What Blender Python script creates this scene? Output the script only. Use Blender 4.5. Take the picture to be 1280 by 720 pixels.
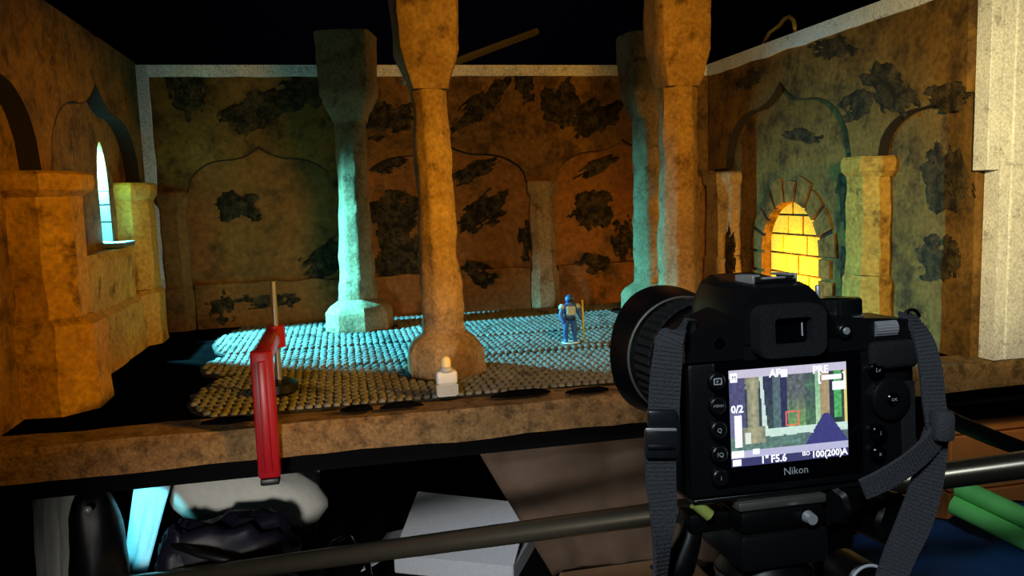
import bpy, bmesh, random
from math import *
from mathutils import Vector, Matrix, noise

random.seed(7)
for o in list(bpy.data.objects): bpy.data.objects.remove(o)
scn = bpy.context.scene
COL = scn.collection

# ------------------------------------------------------------------ camera
F = 1000.0; H = 0.2437; YAW = radians(12); PIT = atan(116/1000.0); ROLL = 0.034
FW = Vector((sin(YAW)*cos(PIT), cos(YAW)*cos(PIT), -sin(PIT)))
R0 = Vector((cos(YAW), -sin(YAW), 0)); U0 = R0.cross(FW)
RT = R0*cos(ROLL) - U0*sin(ROLL); UP = R0*sin(ROLL) + U0*cos(ROLL)
EYE = Vector((0, 0, H))
cd = bpy.data.cameras.new('camera'); cam = bpy.data.objects.new('camera', cd); COL.objects.link(cam)
cd.sensor_width = 36; cd.lens = 36*F/1280; cd.clip_start = 0.01; cd.clip_end = 50
cam.matrix_world = Matrix(((RT.x, UP.x, -FW.x, 0), (RT.y, UP.y, -FW.y, 0), (RT.z, UP.z, -FW.z, H), (0, 0, 0, 1)))
scn.camera = cam

def ray(x, y): return FW + RT*((x-640)/F) - UP*((y-360)/F)
def atD(x, y, d): return EYE + ray(x, y)*d
def atY(x, y, Y): r = ray(x, y); return EYE + r*(Y/r.y)
def atX(x, y, X): r = ray(x, y); return EYE + r*(X/r.x)
def atZ(x, y, z): r = ray(x, y); return EYE + r*((z-H)/r.z)

# ------------------------------------------------------------------ world, lights, exposure
w = bpy.data.worlds.new('world'); scn.world = w; w.use_nodes = True
w.node_tree.nodes['Background'].inputs[0].default_value = (0.10, 0.13, 0.26, 1)
w.node_tree.nodes['Background'].inputs[1].default_value = 0.02
vs = scn.view_settings
vs.view_transform = 'Standard'; vs.look = 'None'; vs.gamma = 1; vs.use_curve_mapping = False; vs.exposure = 0.0

def light(name, kind, loc, aim, power, color, size=0.02, spot=60, blend=0.3, sizey=None):
    l = bpy.data.lights.new(name, kind); l.energy = power; l.color = color
    if kind == 'AREA':
        l.size = size
        if sizey: l.shape = 'RECTANGLE'; l.size_y = sizey
    else: l.shadow_soft_size = size
    if kind == 'SPOT': l.spot_size = radians(spot); l.spot_blend = blend
    o = bpy.data.objects.new(name, l); COL.objects.link(o); o.location = loc
    if aim is not None:
        o.rotation_euler = (Vector(aim)-Vector(loc)).to_track_quat('-Z', 'Y').to_euler()
    return o
light('amber_lamp', 'SPOT', (0.60, 0.46, 0.36), (-0.27, 1.10, 0.15), 30.0, (1.0, 0.48, 0.035), 0.03, 42, 0.8)
light('column_lamp', 'SPOT', (0.30, 0.40, 0.50), (0.31, 1.08, 0.30), 16.0, (1.0, 0.46, 0.045), 0.04, 72, 0.9)
light('cyan_window_lamp', 'SPOT', (-0.425, 1.446, 0.346), (-0.15, 1.44, 0.0), 150.0, (0.10, 0.70, 1.0), 0.004, 130, 1.0)
light('side_lamp', 'SPOT', (0.47, 0.42, 0.33), (0.86, 0.98, 0.26), 19.0, (1.0, 0.80, 0.36), 0.02, 64, 0.9)
light('shelf_torch', 'SPOT', (-0.245, 0.985, -0.075), (-0.278, 1.13, -0.175), 3.8, (0.15, 0.85, 1.0), 0.004, 29, 0.35)
light('room_glow', 'SPOT', (-0.45, -0.55, 1.0), (0.2, 0.4, 0.1), 36.0, (0.80, 0.92, 1.0), 0.12, 34, 0.8)
light('low_fill', 'SPOT', (-0.20, 0.0, 0.05), (0.08, 1.1, -0.33), 22.0, (1.0, 0.94, 0.86), 0.05, 52, 0.8)  # unseen fill added to brighten the things under the table
light('room_blue_fill', 'SPOT', (0.4, 2.0, 1.6), (0.4, 3.2, 0.8), 9.0, (0.40, 0.48, 1.0), 0.1, 120, 1.0)  # unseen blue fill added to tint the room's dark back wall

# ------------------------------------------------------------------ materials
def lin(c): return tuple((x/12.92 if x <= 0.04045 else ((x+0.055)/1.055)**2.4) for x in c)
def rgb(r, g, b): return lin((r/255, g/255, b/255)) + (1,)
MATS = {}
def base_mat(name):
    m = bpy.data.materials.new(name); m.use_nodes = True; MATS[name] = m
    return m, m.node_tree, m.node_tree.nodes['Principled BSDF']
def plain(name, c, rough=0.5, metal=0.0, emit=None, es=1.0, spec=0.5, bump=0.0, bscale=200, var=0.12):
    m, nt, b = base_mat(name)
    b.inputs['Roughness'].default_value = rough; b.inputs['Metallic'].default_value = metal
    b.inputs['Specular IOR Level'].default_value = spec
    tc = nt.nodes.new('ShaderNodeTexCoord'); n = nt.nodes.new('ShaderNodeTexNoise'); n.inputs['Scale'].default_value = bscale
    n.inputs['Detail'].default_value = 3
    nt.links.new(tc.outputs['Object'], n.inputs['Vector'])
    mx = nt.nodes.new('ShaderNodeMix'); mx.data_type = 'RGBA'
    mx.inputs['A'].default_value = tuple(x*(1-var) for x in c[:3])+(1,); mx.inputs['B'].default_value = tuple(min(1, x*(1+var)) for x in c[:3])+(1,)
    nt.links.new(n.outputs['Fac'], mx.inputs['Factor']); nt.links.new(mx.outputs['Result'], b.inputs['Base Color'])
    if bump:
        bp = nt.nodes.new('ShaderNodeBump'); bp.inputs['Strength'].default_value = bump; bp.inputs['Distance'].default_value = 0.002
        nt.links.new(n.outputs['Fac'], bp.inputs['Height']); nt.links.new(bp.outputs['Normal'], b.inputs['Normal'])
    if emit:
        b.inputs['Emission Color'].default_value = emit; b.inputs['Emission Strength'].default_value = es
    return m
def stone(name, c1, c2, c3, scale=14, rough=0.85, bump=0.6, thr=(0.40, 0.62), dist=0.004):
    """hand-painted plaster: two mottled tones and dark grime blotches, with fine relief"""
    m, nt, b = base_mat(name); N = nt.nodes.new; L = nt.links.new
    b.inputs['Roughness'].default_value = rough; b.inputs['Specular IOR Level'].default_value = 0.2
    tc = N('ShaderNodeTexCoord')
    n1 = N('ShaderNodeTexNoise'); n1.inputs['Scale'].default_value = scale; n1.inputs['Detail'].default_value = 6; n1.inputs['Roughness'].default_value = 0.65
    n2 = N('ShaderNodeTexNoise'); n2.inputs['Scale'].default_value = scale*2.3; n2.inputs['Detail'].default_value = 8; n2.inputs['Roughness'].default_value = 0.7
    n3 = N('ShaderNodeTexNoise'); n3.inputs['Scale'].default_value = scale*14; n3.inputs['Detail'].default_value = 4
    for n in (n1, n2, n3): L(tc.outputs['Object'], n.inputs['Vector'])
    r1 = N('ShaderNodeMapRange'); r1.inputs['From Min'].default_value = 0.35; r1.inputs['From Max'].default_value = 0.65
    L(n1.outputs['Fac'], r1.inputs['Value'])
    mx = N('ShaderNodeMix'); mx.data_type = 'RGBA'; mx.inputs['A'].default_value = c1; mx.inputs['B'].default_value = c2
    L(r1.outputs['Result'], mx.inputs['Factor'])
    r2 = N('ShaderNodeMapRange'); r2.inputs['From Min'].default_value = thr[0]; r2.inputs['From Max'].default_value = thr[1]; r2.interpolation_type = 'SMOOTHSTEP'
    r2.inputs['To Min'].default_value = 1; r2.inputs['To Max'].default_value = 0
    L(n2.outputs['Fac'], r2.inputs['Value'])
    m2 = N('ShaderNodeMix'); m2.data_type = 'RGBA'; m2.inputs['B'].default_value = c3
    L(r2.outputs['Result'], m2.inputs['Factor']); L(mx.outputs['Result'], m2.inputs['A'])
    r3 = N('ShaderNodeMapRange'); r3.inputs['From Min'].default_value = 0.25; r3.inputs['From Max'].default_value = 0.75
    r3.inputs['To Min'].default_value = 0.65; r3.inputs['To Max'].default_value = 1.3
    L(n3.outputs['Fac'], r3.inputs['Value'])
    m3 = N('ShaderNodeMix'); m3.data_type = 'RGBA'; m3.blend_type = 'MULTIPLY'; m3.inputs['Factor'].default_value = 1
    L(m2.outputs['Result'], m3.inputs['A']); L(r3.outputs['Result'], m3.inputs['B'])
    L(m3.outputs['Result'], b.inputs['Base Color'])
    ad = N('ShaderNodeMath'); ad.operation = 'ADD'
    L(n2.outputs['Fac'], ad.inputs[0])
    mu = N('ShaderNodeMath'); mu.operation = 'MULTIPLY'; mu.inputs[1].default_value = 0.35; L(n3.outputs['Fac'], mu.inputs[0]); L(mu.outputs[0], ad.inputs[1])
    bp = N('ShaderNodeBump'); bp.inputs['Strength'].default_value = bump; bp.inputs['Distance'].default_value = dist
    L(ad.outputs[0], bp.inputs['Height']); L(bp.outputs['Normal'], b.inputs['Normal'])
    return m

stone('wall_paint', rgb(134, 98, 46), rgb(112, 80, 36), rgb(70, 50, 26), 9, thr=(0.34, 0.56))
stone('recess_paint', rgb(146, 98, 50), rgb(124, 84, 42), rgb(78, 58, 32), 7, thr=(0.30, 0.5), bump=0.35)
stone('rubble_paint', rgb(92, 78, 50), rgb(64, 55, 36), rgb(30, 26, 18), 34, bump=1.0, dist=0.006)
stone('ochre_paint', rgb(190, 146, 62), rgb(160, 116, 48), rgb(92, 62, 26), 10, thr=(0.30, 0.5))
stone('column_paint', rgb(170, 144, 104), rgb(144, 116, 80), rgb(88, 66, 42), 13, thr=(0.28, 0.5))
stone('worn_paint', rgb(88, 70, 42), rgb(72, 58, 34), rgb(40, 32, 20), 22, bump=0.8)
stone('cobble_paint', rgb(130, 130, 120), rgb(104, 100, 88), rgb(64, 58, 46), 10, bump=0.4, thr=(0.32, 0.5))
stone('mat_paint', rgb(66, 60, 46), rgb(48, 42, 32), rgb(26, 24, 18), 12)
stone('edge_wood', rgb(142, 112, 74), rgb(122, 94, 60), rgb(76, 58, 38), 22, bump=0.5, thr=(0.32, 0.56))
stone('white_edge', rgb(238, 238, 240), rgb(222, 224, 228), rgb(150, 150, 154), 22, bump=0.3, thr=(0.28, 0.46))
stone('black_board', rgb(8, 7, 6), rgb(6, 5, 5), rgb(4, 4, 4), 10, bump=0.3)
MATS['black_board'].node_tree.nodes['Principled BSDF'].inputs['Specular IOR Level'].default_value = 0.0
stone('niche_brick', rgb(240, 192, 62), rgb(228, 176, 52), rgb(205, 150, 44), 20, bump=0.25, thr=(0.25, 0.4))
plain('mortar_and_shade', rgb(30, 20, 12), 0.95)  # real joints; also shade painted under arches and the window's bounce liner
plain('lamp_pane', rgb(200, 235, 235), 0.4, emit=(0.42, 0.98, 0.86, 1), es=2.1)
plain('lining', rgb(84, 92, 90), 0.9, spec=0.1)
plain('lead', rgb(30, 34, 32), 0.7)
plain('white_sill', rgb(225, 235, 235), 0.7)
plain('room_dark', rgb(16, 16, 26), 0.95, spec=0.1, bscale=3, var=0.4)
plain('black_metal', rgb(16, 16, 18), 0.4, 0.3)
plain('rail_black', rgb(6, 6, 8), 0.9, spec=0.1)
plain('dslr_black', rgb(21, 23, 25), 0.30, bump=0.12, bscale=1800)
plain('dslr_rubber', rgb(26, 28, 30), 0.75, bump=0.5, bscale=1500)
plain('gloss_black', rgb(6, 7, 12), 0.12)
plain('lens_black', rgb(14, 15, 17), 0.38)
plain('chrome', rgb(200, 202, 205), 0.30, 0.35)
plain('glass_dark', rgb(8, 9, 16), 0.06)
plain('print_white', rgb(210, 214, 220), 0.6)
plain('screen_white', rgb(240, 240, 250), 0.6, emit=rgb(238, 240, 250), es=1.05)
plain('screen_red', rgb(230, 90, 80), 0.6, emit=rgb(226, 104, 92), es=1.0)
plain('webbing', rgb(70, 72, 76), 0.85, bump=0.5, bscale=900)
plain('buckle', rgb(34, 36, 40), 0.3)
plain('vial', rgb(176, 190, 96), 0.2, var=0.2)
plain('clamp_red', rgb(150, 14, 26), 0.35, var=0.15, bscale=60)
plain('steel', rgb(170, 168, 160), 0.35, 0.8)
plain('pipe_metal', rgb(118, 112, 98), 0.30, 0.85, bscale=60)
plain('bottle_white', rgb(214, 216, 214), 0.4)
plain('bottle_grey', rgb(168, 172, 172), 0.35)
plain('cap_cream', rgb(236, 214, 158), 0.5)
plain('figure_blue', rgb(46, 92, 150), 0.45, var=0.3, bscale=120)
plain('figure_dark', rgb(20, 40, 70), 0.5)
plain('figure_pale', rgb(190, 200, 180), 0.5)
plain('figure_yellow', rgb(206, 186, 60), 0.5)
plain('cloth_white', rgb(228, 230, 222), 0.9, bump=0.3, bscale=120)
plain('paper_white', rgb(196, 204, 214), 0.8)
plain('bag_navy', rgb(22, 24, 40), 0.5, bscale=30, var=0.3)
plain('bag_black', rgb(12, 13, 18), 0.45)
plain('charred', rgb(10, 9, 9), 1.0, spec=0.0)
plain('tarp_brown', rgb(92, 74, 60), 0.75, bump=0.4, bscale=60)
plain('kraft', rgb(150, 116, 84), 0.8, bump=0.2, bscale=80)
plain('crate_wood', rgb(214, 132, 66), 0.7, bump=0.3, bscale=40, var=0.2)
plain('green_foam', rgb(120, 236, 120), 0.6, var=0.2, bscale=40)
plain('cloth_blue', rgb(20, 70, 130), 0.85, bump=0.3, bscale=50, var=0.3)
plain('brass', rgb(214, 184, 104), 0.3, 0.7)
plain('grey_wood', rgb(120, 118, 112), 0.85)
plain('orange_plastic', rgb(226, 120, 40), 0.5)
def screen_mat():
    m, nt, b = base_mat('screen_image')
    a = nt.nodes.new('ShaderNodeVertexColor'); a.layer_name = 'picture'
    b.inputs['Base Color'].default_value = (0.01, 0.01, 0.01, 1); b.inputs['Roughness'].default_value = 0.2
    nt.links.new(a.outputs['Color'], b.inputs['Emission Color']); b.inputs['Emission Strength'].default_value = 1.0
screen_mat()

# ------------------------------------------------------------------ mesh helpers
class MB:
    def __init__(s): s.v = []; s.f = []
    def add(s, vs, fs, M=None):
        o = len(s.v)
        s.v += [tuple(M @ Vector(p)) if M else tuple(p) for p in vs]
        s.f += [tuple(i+o for i in f) for f in fs]; return s
    def box(s, a, b, M=None):
        (x0, y0, z0), (x1, y1, z1) = a, b
        return s.add([(x0,y0,z0),(x1,y0,z0),(x1,y1,z0),(x0,y1,z0),(x0,y0,z1),(x1,y0,z1),(x1,y1,z1),(x0,y1,z1)],
              [(3,2,1,0),(4,5,6,7),(0,1,5,4),(1,2,6,5),(2,3,7,6),(3,0,4,7)], M)
    def rbox(s, a, b, r, seg=2, M=None):
        bm = bmesh.new(); bmesh.ops.create_cube(bm, size=1)
        for v in bm.verts: v.co = Vector([(a[k]+b[k])/2+v.co[k]*(b[k]-a[k]) for k in range(3)])
        bmesh.ops.bevel(bm, geom=bm.edges[:], offset=r, segments=seg, profile=0.5, affect='EDGES')
        s.add([v.co for v in bm.verts], [[v.index for v in f.verts] for f in bm.faces], M) if not bm.verts.index_update() else 0
        bm.free(); return s
    def rings(s, rings, M=None, caps=True):
        n = len(rings[0]); vs = [p for r in rings for p in r]; fs = []
        for i in range(len(rings)-1):
            for j in range(n):
                k = (j+1) % n; fs.append((i*n+j, i*n+k, (i+1)*n+k, (i+1)*n+j))
        if caps: fs.append(tuple(range(n-1, -1, -1))); fs.append(tuple((len(rings)-1)*n+j for j in range(n)))
        return s.add(vs, fs, M)
    def lathe(s, prof, n=32, M=None, axis='z', caps=True):
        rg = []
        for (a, r) in prof:
            if axis == 'z': rg.append([(r*cos(2*pi*j/n), r*sin(2*pi*j/n), a) for j in range(n)])
            else: rg.append([(r*sin(2*pi*j/n), a, r*cos(2*pi*j/n)) for j in range(n)])
        return s.rings(rg, M, caps)
    def tube(s, path, r, n=10, M=None):
        path = [Vector(p) for p in path]; rg = []; up = None
        for i, p in enumerate(path):
            t = (path[min(i+1, len(path)-1)]-path[max(i-1, 0)]).normalized()
            if up is None:
                up = Vector((0, 0, 1)) if abs(t.z) < 0.9 else Vector((1, 0, 0))
            a = t.cross(up).normalized(); up = a.cross(t).normalized()
            rr = r[i] if isinstance(r, (list, tuple)) else r
            rg.append([p+a*rr*cos(2*pi*j/n)+up*rr*sin(2*pi*j/n) for j in range(n)])
        return s.rings(rg, M)
    def ribbon(s, path, widths, wd, th=0.0012, M=None):
        """flat webbing along path; wd = list of width directions"""
        path = [Vector(p) for p in path]; rg = []
        for i, p in enumerate(path):
            t = (path[min(i+1, len(path)-1)]-path[max(i-1, 0)]).normalized()
            d = Vector(wd[i]); d = (d-t*d.dot(t)).normalized(); nn = t.cross(d).normalized()
            h = widths[i]/2
            rg.append([p-d*h-nn*th, p+d*h-nn*th, p+d*h+nn*th, p-d*h+nn*th])
        return s.rings(rg, M)

def tagset(o, label=None, cat=None, group=None, kind=None):
    if label: o['label'] = label
    if cat: o['category'] = cat
    if group: o['group'] = group
    if kind: o['kind'] = kind
    return o
def build(name, mb, mat, parent=None, smooth=False, off=None, angle=None):
    me = bpy.data.meshes.new(name)
    o_ = Vector(off) if off is not None else Vector((0, 0, 0))
    me.from_pydata([tuple(Vector(p)-o_) for p in mb.v], [], mb.f)
    bm = bmesh.new(); bm.from_mesh(me); bmesh.ops.recalc_face_normals(bm, faces=bm.faces[:]); bm.to_mesh(me); bm.free()
    me.materials.append(MATS[mat])
    if smooth:
        for p in me.polygons: p.use_smooth = True
        if angle:
            me.set_sharp_from_angle(angle=radians(angle))
    o = bpy.data.objects.new(name, me); COL.objects.link(o)
    if parent: o.parent = parent
    return o
class Thing:
    def __init__(s, name, loc, label, cat, group=None, rot=(0, 0, 0)):
        s.o = bpy.data.objects.new(name, None); COL.objects.link(s.o); s.o.empty_display_size = 0.02
        s.o.location = loc; s.o.rotation_euler = rot; s.loc = Vector(loc)
        tagset(s.o, label, cat, group)
    def part(s, name, mb, mat, smooth=False, parent=None, world=True, angle=None):
        return build(name, mb, mat, parent or s.o, smooth, s.loc if world else None, angle)
def single(name, mb, mat, base, label, cat, group=None, smooth=False, angle=None):
    o = build(name, mb, mat, None, smooth, base, angle); o.location = base
    return tagset(o, label, cat, group)
def structure(name, mb, mat): return tagset(build(name, mb, mat), kind='structure')
def nz(p, s, seed=0): return noise.noise(Vector((p[0]*s+seed*13.7, p[1]*s+seed*5.1, p[2]*s-seed*3.3)))
def text_mb(txt, size, M, ext=0.0, bold=0.0):
    cu = bpy.data.curves.new('t', 'FONT'); cu.body = txt; cu.size = size; cu.align_x = 'CENTER'; cu.align_y = 'CENTER'; cu.extrude = ext; cu.resolution_u = 2; cu.offset = bold*size
    ob = bpy.data.objects.new('t', cu); COL.objects.link(ob)
    dg = bpy.context.evaluated_depsgraph_get(); me = bpy.data.meshes.new_from_object(ob.evaluated_get(dg))
    mb = MB(); mb.add([v.co for v in me.vertices], [tuple(p.vertices) for p in me.polygons], M)
    bpy.data.objects.remove(ob); bpy.data.curves.remove(cu); bpy.data.meshes.remove(me)
    return mb

# ------------------------------------------------------------------ the dark room
FL = -0.78
structure('floor', MB().box((-2.2, -1.6, FL-0.05), (2.6, 3.2, FL)), 'room_dark')
structure('ceiling', MB().box((-2.2, -1.6, 1.85), (2.6, 3.2, 1.9)), 'room_dark')
structure('wall_back', MB().box((-2.2, 3.2, FL), (2.6, 3.25, 1.85)), 'room_dark')
structure('wall_front', MB().box((-2.2, -1.65, FL), (2.6, -1.6, 1.85)), 'room_dark')
structure('wall_left', MB().box((-2.25, -1.6, FL), (-2.2, 3.2, 1.85)), 'room_dark')
structure('wall_right', MB().box((2.6, -1.6, FL), (2.65, 3.2, 1.85)), 'room_dark')

# ------------------------------------------------------------------ trestle table
SH = -0.31     # lower shelf top
tb = Thing('work_table', (0.25, 1.3, FL), 'long work table with brown weathered front edge carrying the painted miniature hall', 'table')
tb.part('table_top', MB().box((-0.75, 0.905, -0.034), (1.15, 1.80, 0.0)), 'black_board')
# front batten, slightly irregular
mb = MB(); rg = []
N = 90
for i in range(N+1):
    x = -0.75+1.9*i/N
    j = lambda k: 0.0022*nz((x, k, 0), 9, k)+0.0012*nz((x, k, 2), 40, k)
    rg.append([(x, 0.883+j(1), -0.033+j(2)), (x, 0.883+j(3), -0.004+j(4)), (x, 0.888+j(5), 0.003+j(6)), (x, 0.932+2*j(7), 0.004+j(8)), (x, 0.9045, -0.0), (x, 0.9045, -0.033)])
mb.rings(rg); tb.part('front_edge', mb, 'edge_wood')
tb.part('front_rail', MB().box((-0.75, 0.915, -0.062), (1.15, 0.94, -0.0345)), 'rail_black')
for x in (-0.72, 1.10):
    for y in (0.96, 1.74):
        tb.part('leg', MB().box((x-0.025, y-0.025, FL), (x+0.025, y+0.025, -0.0345)), 'rail_black')
tb.part('shelf', MB().box((-0.74, 0.99, SH-0.02), (1.12, 1.76, SH)), 'rail_black')
tb.part('back_panel', MB().box((-0.74, 1.765, SH), (1.12, 1.775, -0.0345)), 'rail_black')

# ------------------------------------------------------------------ painted miniature walls
TOP = 0.51
class WallMap:
    def __init__(s, kind): s.k = kind
    def __call__(s, a, z, d):
        return {'b': (a, 1.674-d, z), 'l': (-0.375+d, a, z), 'r': (0.824-d, a, z)}[s.k]
def strip(mb, W, ss, lo, hi, d0, d1):
    """wall slab between curves lo(s) and hi(s), from depth d0 (back) to d1 (front)"""
    rg = []
    for a in ss:
        rg.append([W(a, lo(a), d0), W(a, hi(a), d0), W(a, hi(a), d1), W(a, lo(a), d1)])
    mb.rings(rg)
def lins(a, b, n): return [a+(b-a)*i/n for i in range(n+1)]
def ogee(s0, s1, z0, h):
    c = (s0+s1)/2; hw = (s1-s0)/2
    def f(s):
        t = min(1, abs(s-c)/hw)          # 0 apex, 1 springing
        if t > 0.45: q = (1-t)/0.55; z = 0.72*sqrt(max(0, 1-(1-q)**2))
        else: q = t/0.45; z = 0.72+0.28*(1-q)**2.2
        return z0+h*z
    return f
def arch_shade(T, W, ss, f, d1):
    # deep shade under an arch, painted as a thin dark strip
    mb = MB(); mb.rings([[W(a, f(a)-0.0014, 0.0006), W(a, f(a)+0.0002, 0.0006), W(a, f(a)+0.0002, d1+0.0006), W(a, f(a)-0.0014, d1+0.0006)] for a in ss]); T.part('arch_shade_strip', mb, 'mortar_and_shade')
def blob(W, cs, cz, rs, rz, seed, d, th=0.004, rotd=0):
    """irregular patch of exposed rubble, lumpy and slightly proud"""
    mb = MB(); n = 44; ca, sa = cos(radians(rotd)), sin(radians(rotd)); vs = {}; fs = []
    def field(u, v):
        return 1.0-(u*u+v*v)+0.75*noise.noise(Vector((u*1.7+seed*5.3, v*1.7, seed)))+0.45*noise.noise(Vector((u*4.5, v*4.5+seed, seed*2)))-0.30
    ev = 1.5
    for i in range(n):
        for j in range(n):
            u, v = -ev+2*ev*(i+0.5)/n, -ev+2*ev*(j+0.5)/n
            if field(u, v) > 0: fs.append([(i, j), (i+1, j), (i+1, j+1), (i, j+1)])
    idx = {}; pts = []
    for f in fs:
        for (i, j) in f:
            if (i, j) not in idx:
                u, v = -ev+2*ev*i/n, -ev+2*ev*j/n; h = max(-0.02, min(0.35, field(u, v)))
                x, y = u*rs, v*rz; s, z = cs+x*ca-y*sa, cz+x*sa+y*ca
                idx[(i, j)] = len(pts); pts.append(W(s, min(TOP-0.002, max(0.001, z)), d+th*(h*2.2+(0.5*nz((s, z, seed), 90) if h > 0.05 else -0.05))))
    return mb.add(pts, [[idx[q] for q in f] for f in fs])
def roughen(mb, amp, s, seed): mb.v = [tuple(Vector(p)+Vector((nz(p, s, seed), nz(p, s, seed+1), nz(p, s, seed+2)))*amp) for p in mb.v]; return mb
def pilaster(T, W, c, hw, pr, mat='ochre_paint', capz=0.29, capw=0.016, seed=0, d0=0.0, plinth=0.11, kp=1.13):
    """half-octagon engaged pillar with a moulded cap and a thicker plinth"""
    def prof(k): return [(-hw*k, 0), (-hw*k, pr*k*0.55), (-hw*0.5*k, pr*k), (hw*0.5*k, pr*k), (hw*k, pr*k*0.55), (hw*k, 0)]
    def ring(z, k): return [W(c+a, z, d0+b) for a, b in prof(k)]
    sh = MB().rings([ring(z, 1) for z in lins(plinth, capz-0.028, 14)]); roughen(sh, 0.0035, 26, seed)
    T.part('shaft', sh, mat)
    kc = 1+capw/hw
    cp = MB().rings([ring(capz-0.030, 1.02), ring(capz-0.022, kc*0.97), ring(capz-0.012, kc), ring(capz-0.004, kc*0.98), ring(capz, kc*0.9)]); roughen(cp, 0.002, 30, seed+3)
    T.part('cap', cp, mat)
    pl = MB().rings([ring(z, kp*(1+0.02*nz((z, c, 0), 30, seed))) for z in lins(0.001, plinth-0.008, 8)]+[ring(plinth, 1.0)]); roughen(pl, 0.003, 24, seed+6)
    pl.v = [(p[0], p[1], max(0.0005, p[2])) for p in pl.v]
    T.part('plinth', pl, mat)

# back wall -----------------------------------------------------------
B = WallMap('b')
T = Thing('scenery_flat', (0.24, 1.69, 0), 'broad brown miniature wall facing the open front, with a white border along its top', 'wall panel')
mb = MB(); strip(mb, B, lins(-0.352, 0.826, 2), lambda s: 0.0005, lambda s: TOP, -0.03, 0.0); T.part('recess_panel', mb, 'recess_paint')
bays = [(-0.285, -0.005), (0.048, 0.395), (0.456, 0.762)]
edges = [(-0.352, -0.285), (-0.005, 0.048), (0.395, 0.456), (0.762, 0.826)]
for (a, b) in bays:
    mb = MB(); strip(mb, B, lins(a, b, 40), ogee(a, b, 0.268, 0.088), lambda s: TOP-0.0005, 0.0002, 0.012); T.part('spandrel', mb, 'wall_paint'); arch_shade(T, B, lins(a, b, 40), ogee(a, b, 0.268, 0.088), 0.012)
for (a, b) in edges:
    mb = MB(); strip(mb, B, [a, b], lambda s: 0.268, lambda s: TOP-0.0005, 0.0002, 0.012); T.part('pier', mb, 'wall_paint')
for i, ((a, b), m) in enumerate(zip(edges, ('recess_paint', 'recess_paint', 'column_paint', 'recess_paint'))):
    pilaster(T, B, (a+b)/2, (b-a)/2-0.004, 0.026, m, 0.272, 0.006, seed=20+i, plinth=0.085)
for i, (a, b) in enumerate(bays):
    mb = MB(); strip(mb, B, lins(a+0.001, b-0.001, 20), lambda s: 0.0005, lambda s: 0.088+0.006*nz((s, 0, 0), 25, i), 0.0002, 0.014+0.0); T.part('dado', roughen(mb, 0.001, 30, i), 'recess_paint')
mb = MB(); rg = []
for s in lins(-0.352, 0.826, 60): rg.append([B(s, TOP-0.021+0.002*nz((s, 0, 0), 20), 0.0125), B(s, TOP+0.001, 0.0125), B(s, TOP+0.001, 0.018), B(s, TOP-0.021+0.002*nz((s, 0, 0), 20), 0.018)])
mb.rings(rg); T.part('white_border', mb, 'white_edge')
mb = MB(); rg = []
for z in lins(0.0008, TOP, 40): rg.append([(-0.358, 1.650, z), (-0.336+0.0015*nz((z, 3, 0), 20), 1.650, z), (-0.336+0.0015*nz((z, 3, 0), 20), 1.6565, z), (-0.358, 1.6565, z)])
mb.rings(rg); T.part('white_border', mb, 'white_edge')
pp = [(297, 258, 30, 22, 0), (410, 325, 46, 24, 35), (330, 135, 64, 26, 20), (235, 110, 26, 40, 0), (385, 110, 26, 30, 30), (485, 150, 40, 24, 20), (500, 325, 40, 58, 0), (490, 265, 40, 26, 10), (480, 205, 30, 14, 0), (600, 130, 52, 18, 40), (655, 110, 14, 26, 20), (605, 265, 44, 22, 30), (590, 215, 40, 12, 20), (600, 345, 34, 18, -20), (700, 130, 30, 34, 20),
      (745, 145, 44, 26, 30), (742, 262, 34, 30, 40), (745, 210, 34, 12, 25), (642, 185, 26, 10, 0), (340, 375, 56, 12, 0), (280, 385, 20, 22, 0), (740, 330, 28, 16, 0), (780, 300, 20, 30, 0), (660, 300, 12, 30, 0)]
for i, (x, y, rx, ry, a) in enumerate(pp):
    q = atY(x, y, 1.67); k = 1.70/1000
    T.part('rubble_patch', blob(B, q.x, max(0.03, q.z), rx*k, ry*k*0.95, i+1, 0.012 if (q.z > 0.35 or q.z < 0.09) else 0.001, 0.004, a), 'rubble_paint')

# left wall -----------------------------------------------------------
Lw = WallMap('l')
T = Thing('scenery_flat', (-0.39, 1.2, 0), 'miniature side wall with bright ochre pillars and a glowing slit window', 'wall panel')
WC, WH, WZ0, WZ1 = 1.437, 0.030, 0.190, 0.354      # slit window: centre, half width, sill, apex
def larch(a):
    t = min(1, abs(a-WC)/WH); return WZ1-0.075*(1-sqrt(max(0, 1-t*t)))-0.012*t
mb = MB()
strip(mb, Lw, [0.70, WC-WH], lambda s: 0.0005, lambda s: TOP, -0.03, 0.0)
strip(mb, Lw, [WC+WH, 1.625], lambda s: 0.0005, lambda s: TOP, -0.03, 0.0)
strip(mb, Lw, [WC-WH, WC+WH], lambda s: 0.0005, lambda s: WZ0, -0.03, 0.0)
strip(mb, Lw, [WC-WH*cos(pi*i/24) for i in range(25)], larch, lambda s: TOP, -0.03, 0.0)
T.part('recess_panel', mb, 'wall_paint')
for (a, b) in [(0.70, 1.085), (1.12, 1.585)]:
    h = 0.145
    aa = a if a > 0.9 else 0.70
    mb = MB(); strip(mb, Lw, lins(aa, b, 44), ogee(a, b, 0.290, h), lambda s: TOP, 0.0002, 0.024); T.part('spandrel', mb, 'wall_paint'); arch_shade(T, Lw, lins(aa, b, 44), ogee(a, b, 0.290, h), 0.024)
for (a, b) in [(1.085, 1.12), (1.585, 1.625)]:
    mb = MB(); strip(mb, Lw, [a, b], lambda s: 0.290, lambda s: TOP, 0.0002, 0.024); T.part('pier', mb, 'wall_paint')
pilaster(T, Lw, 1.075, 0.048, 0.062, 'ochre_paint', 0.290, 0.012, seed=41, plinth=0.115, kp=1.24)
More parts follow.
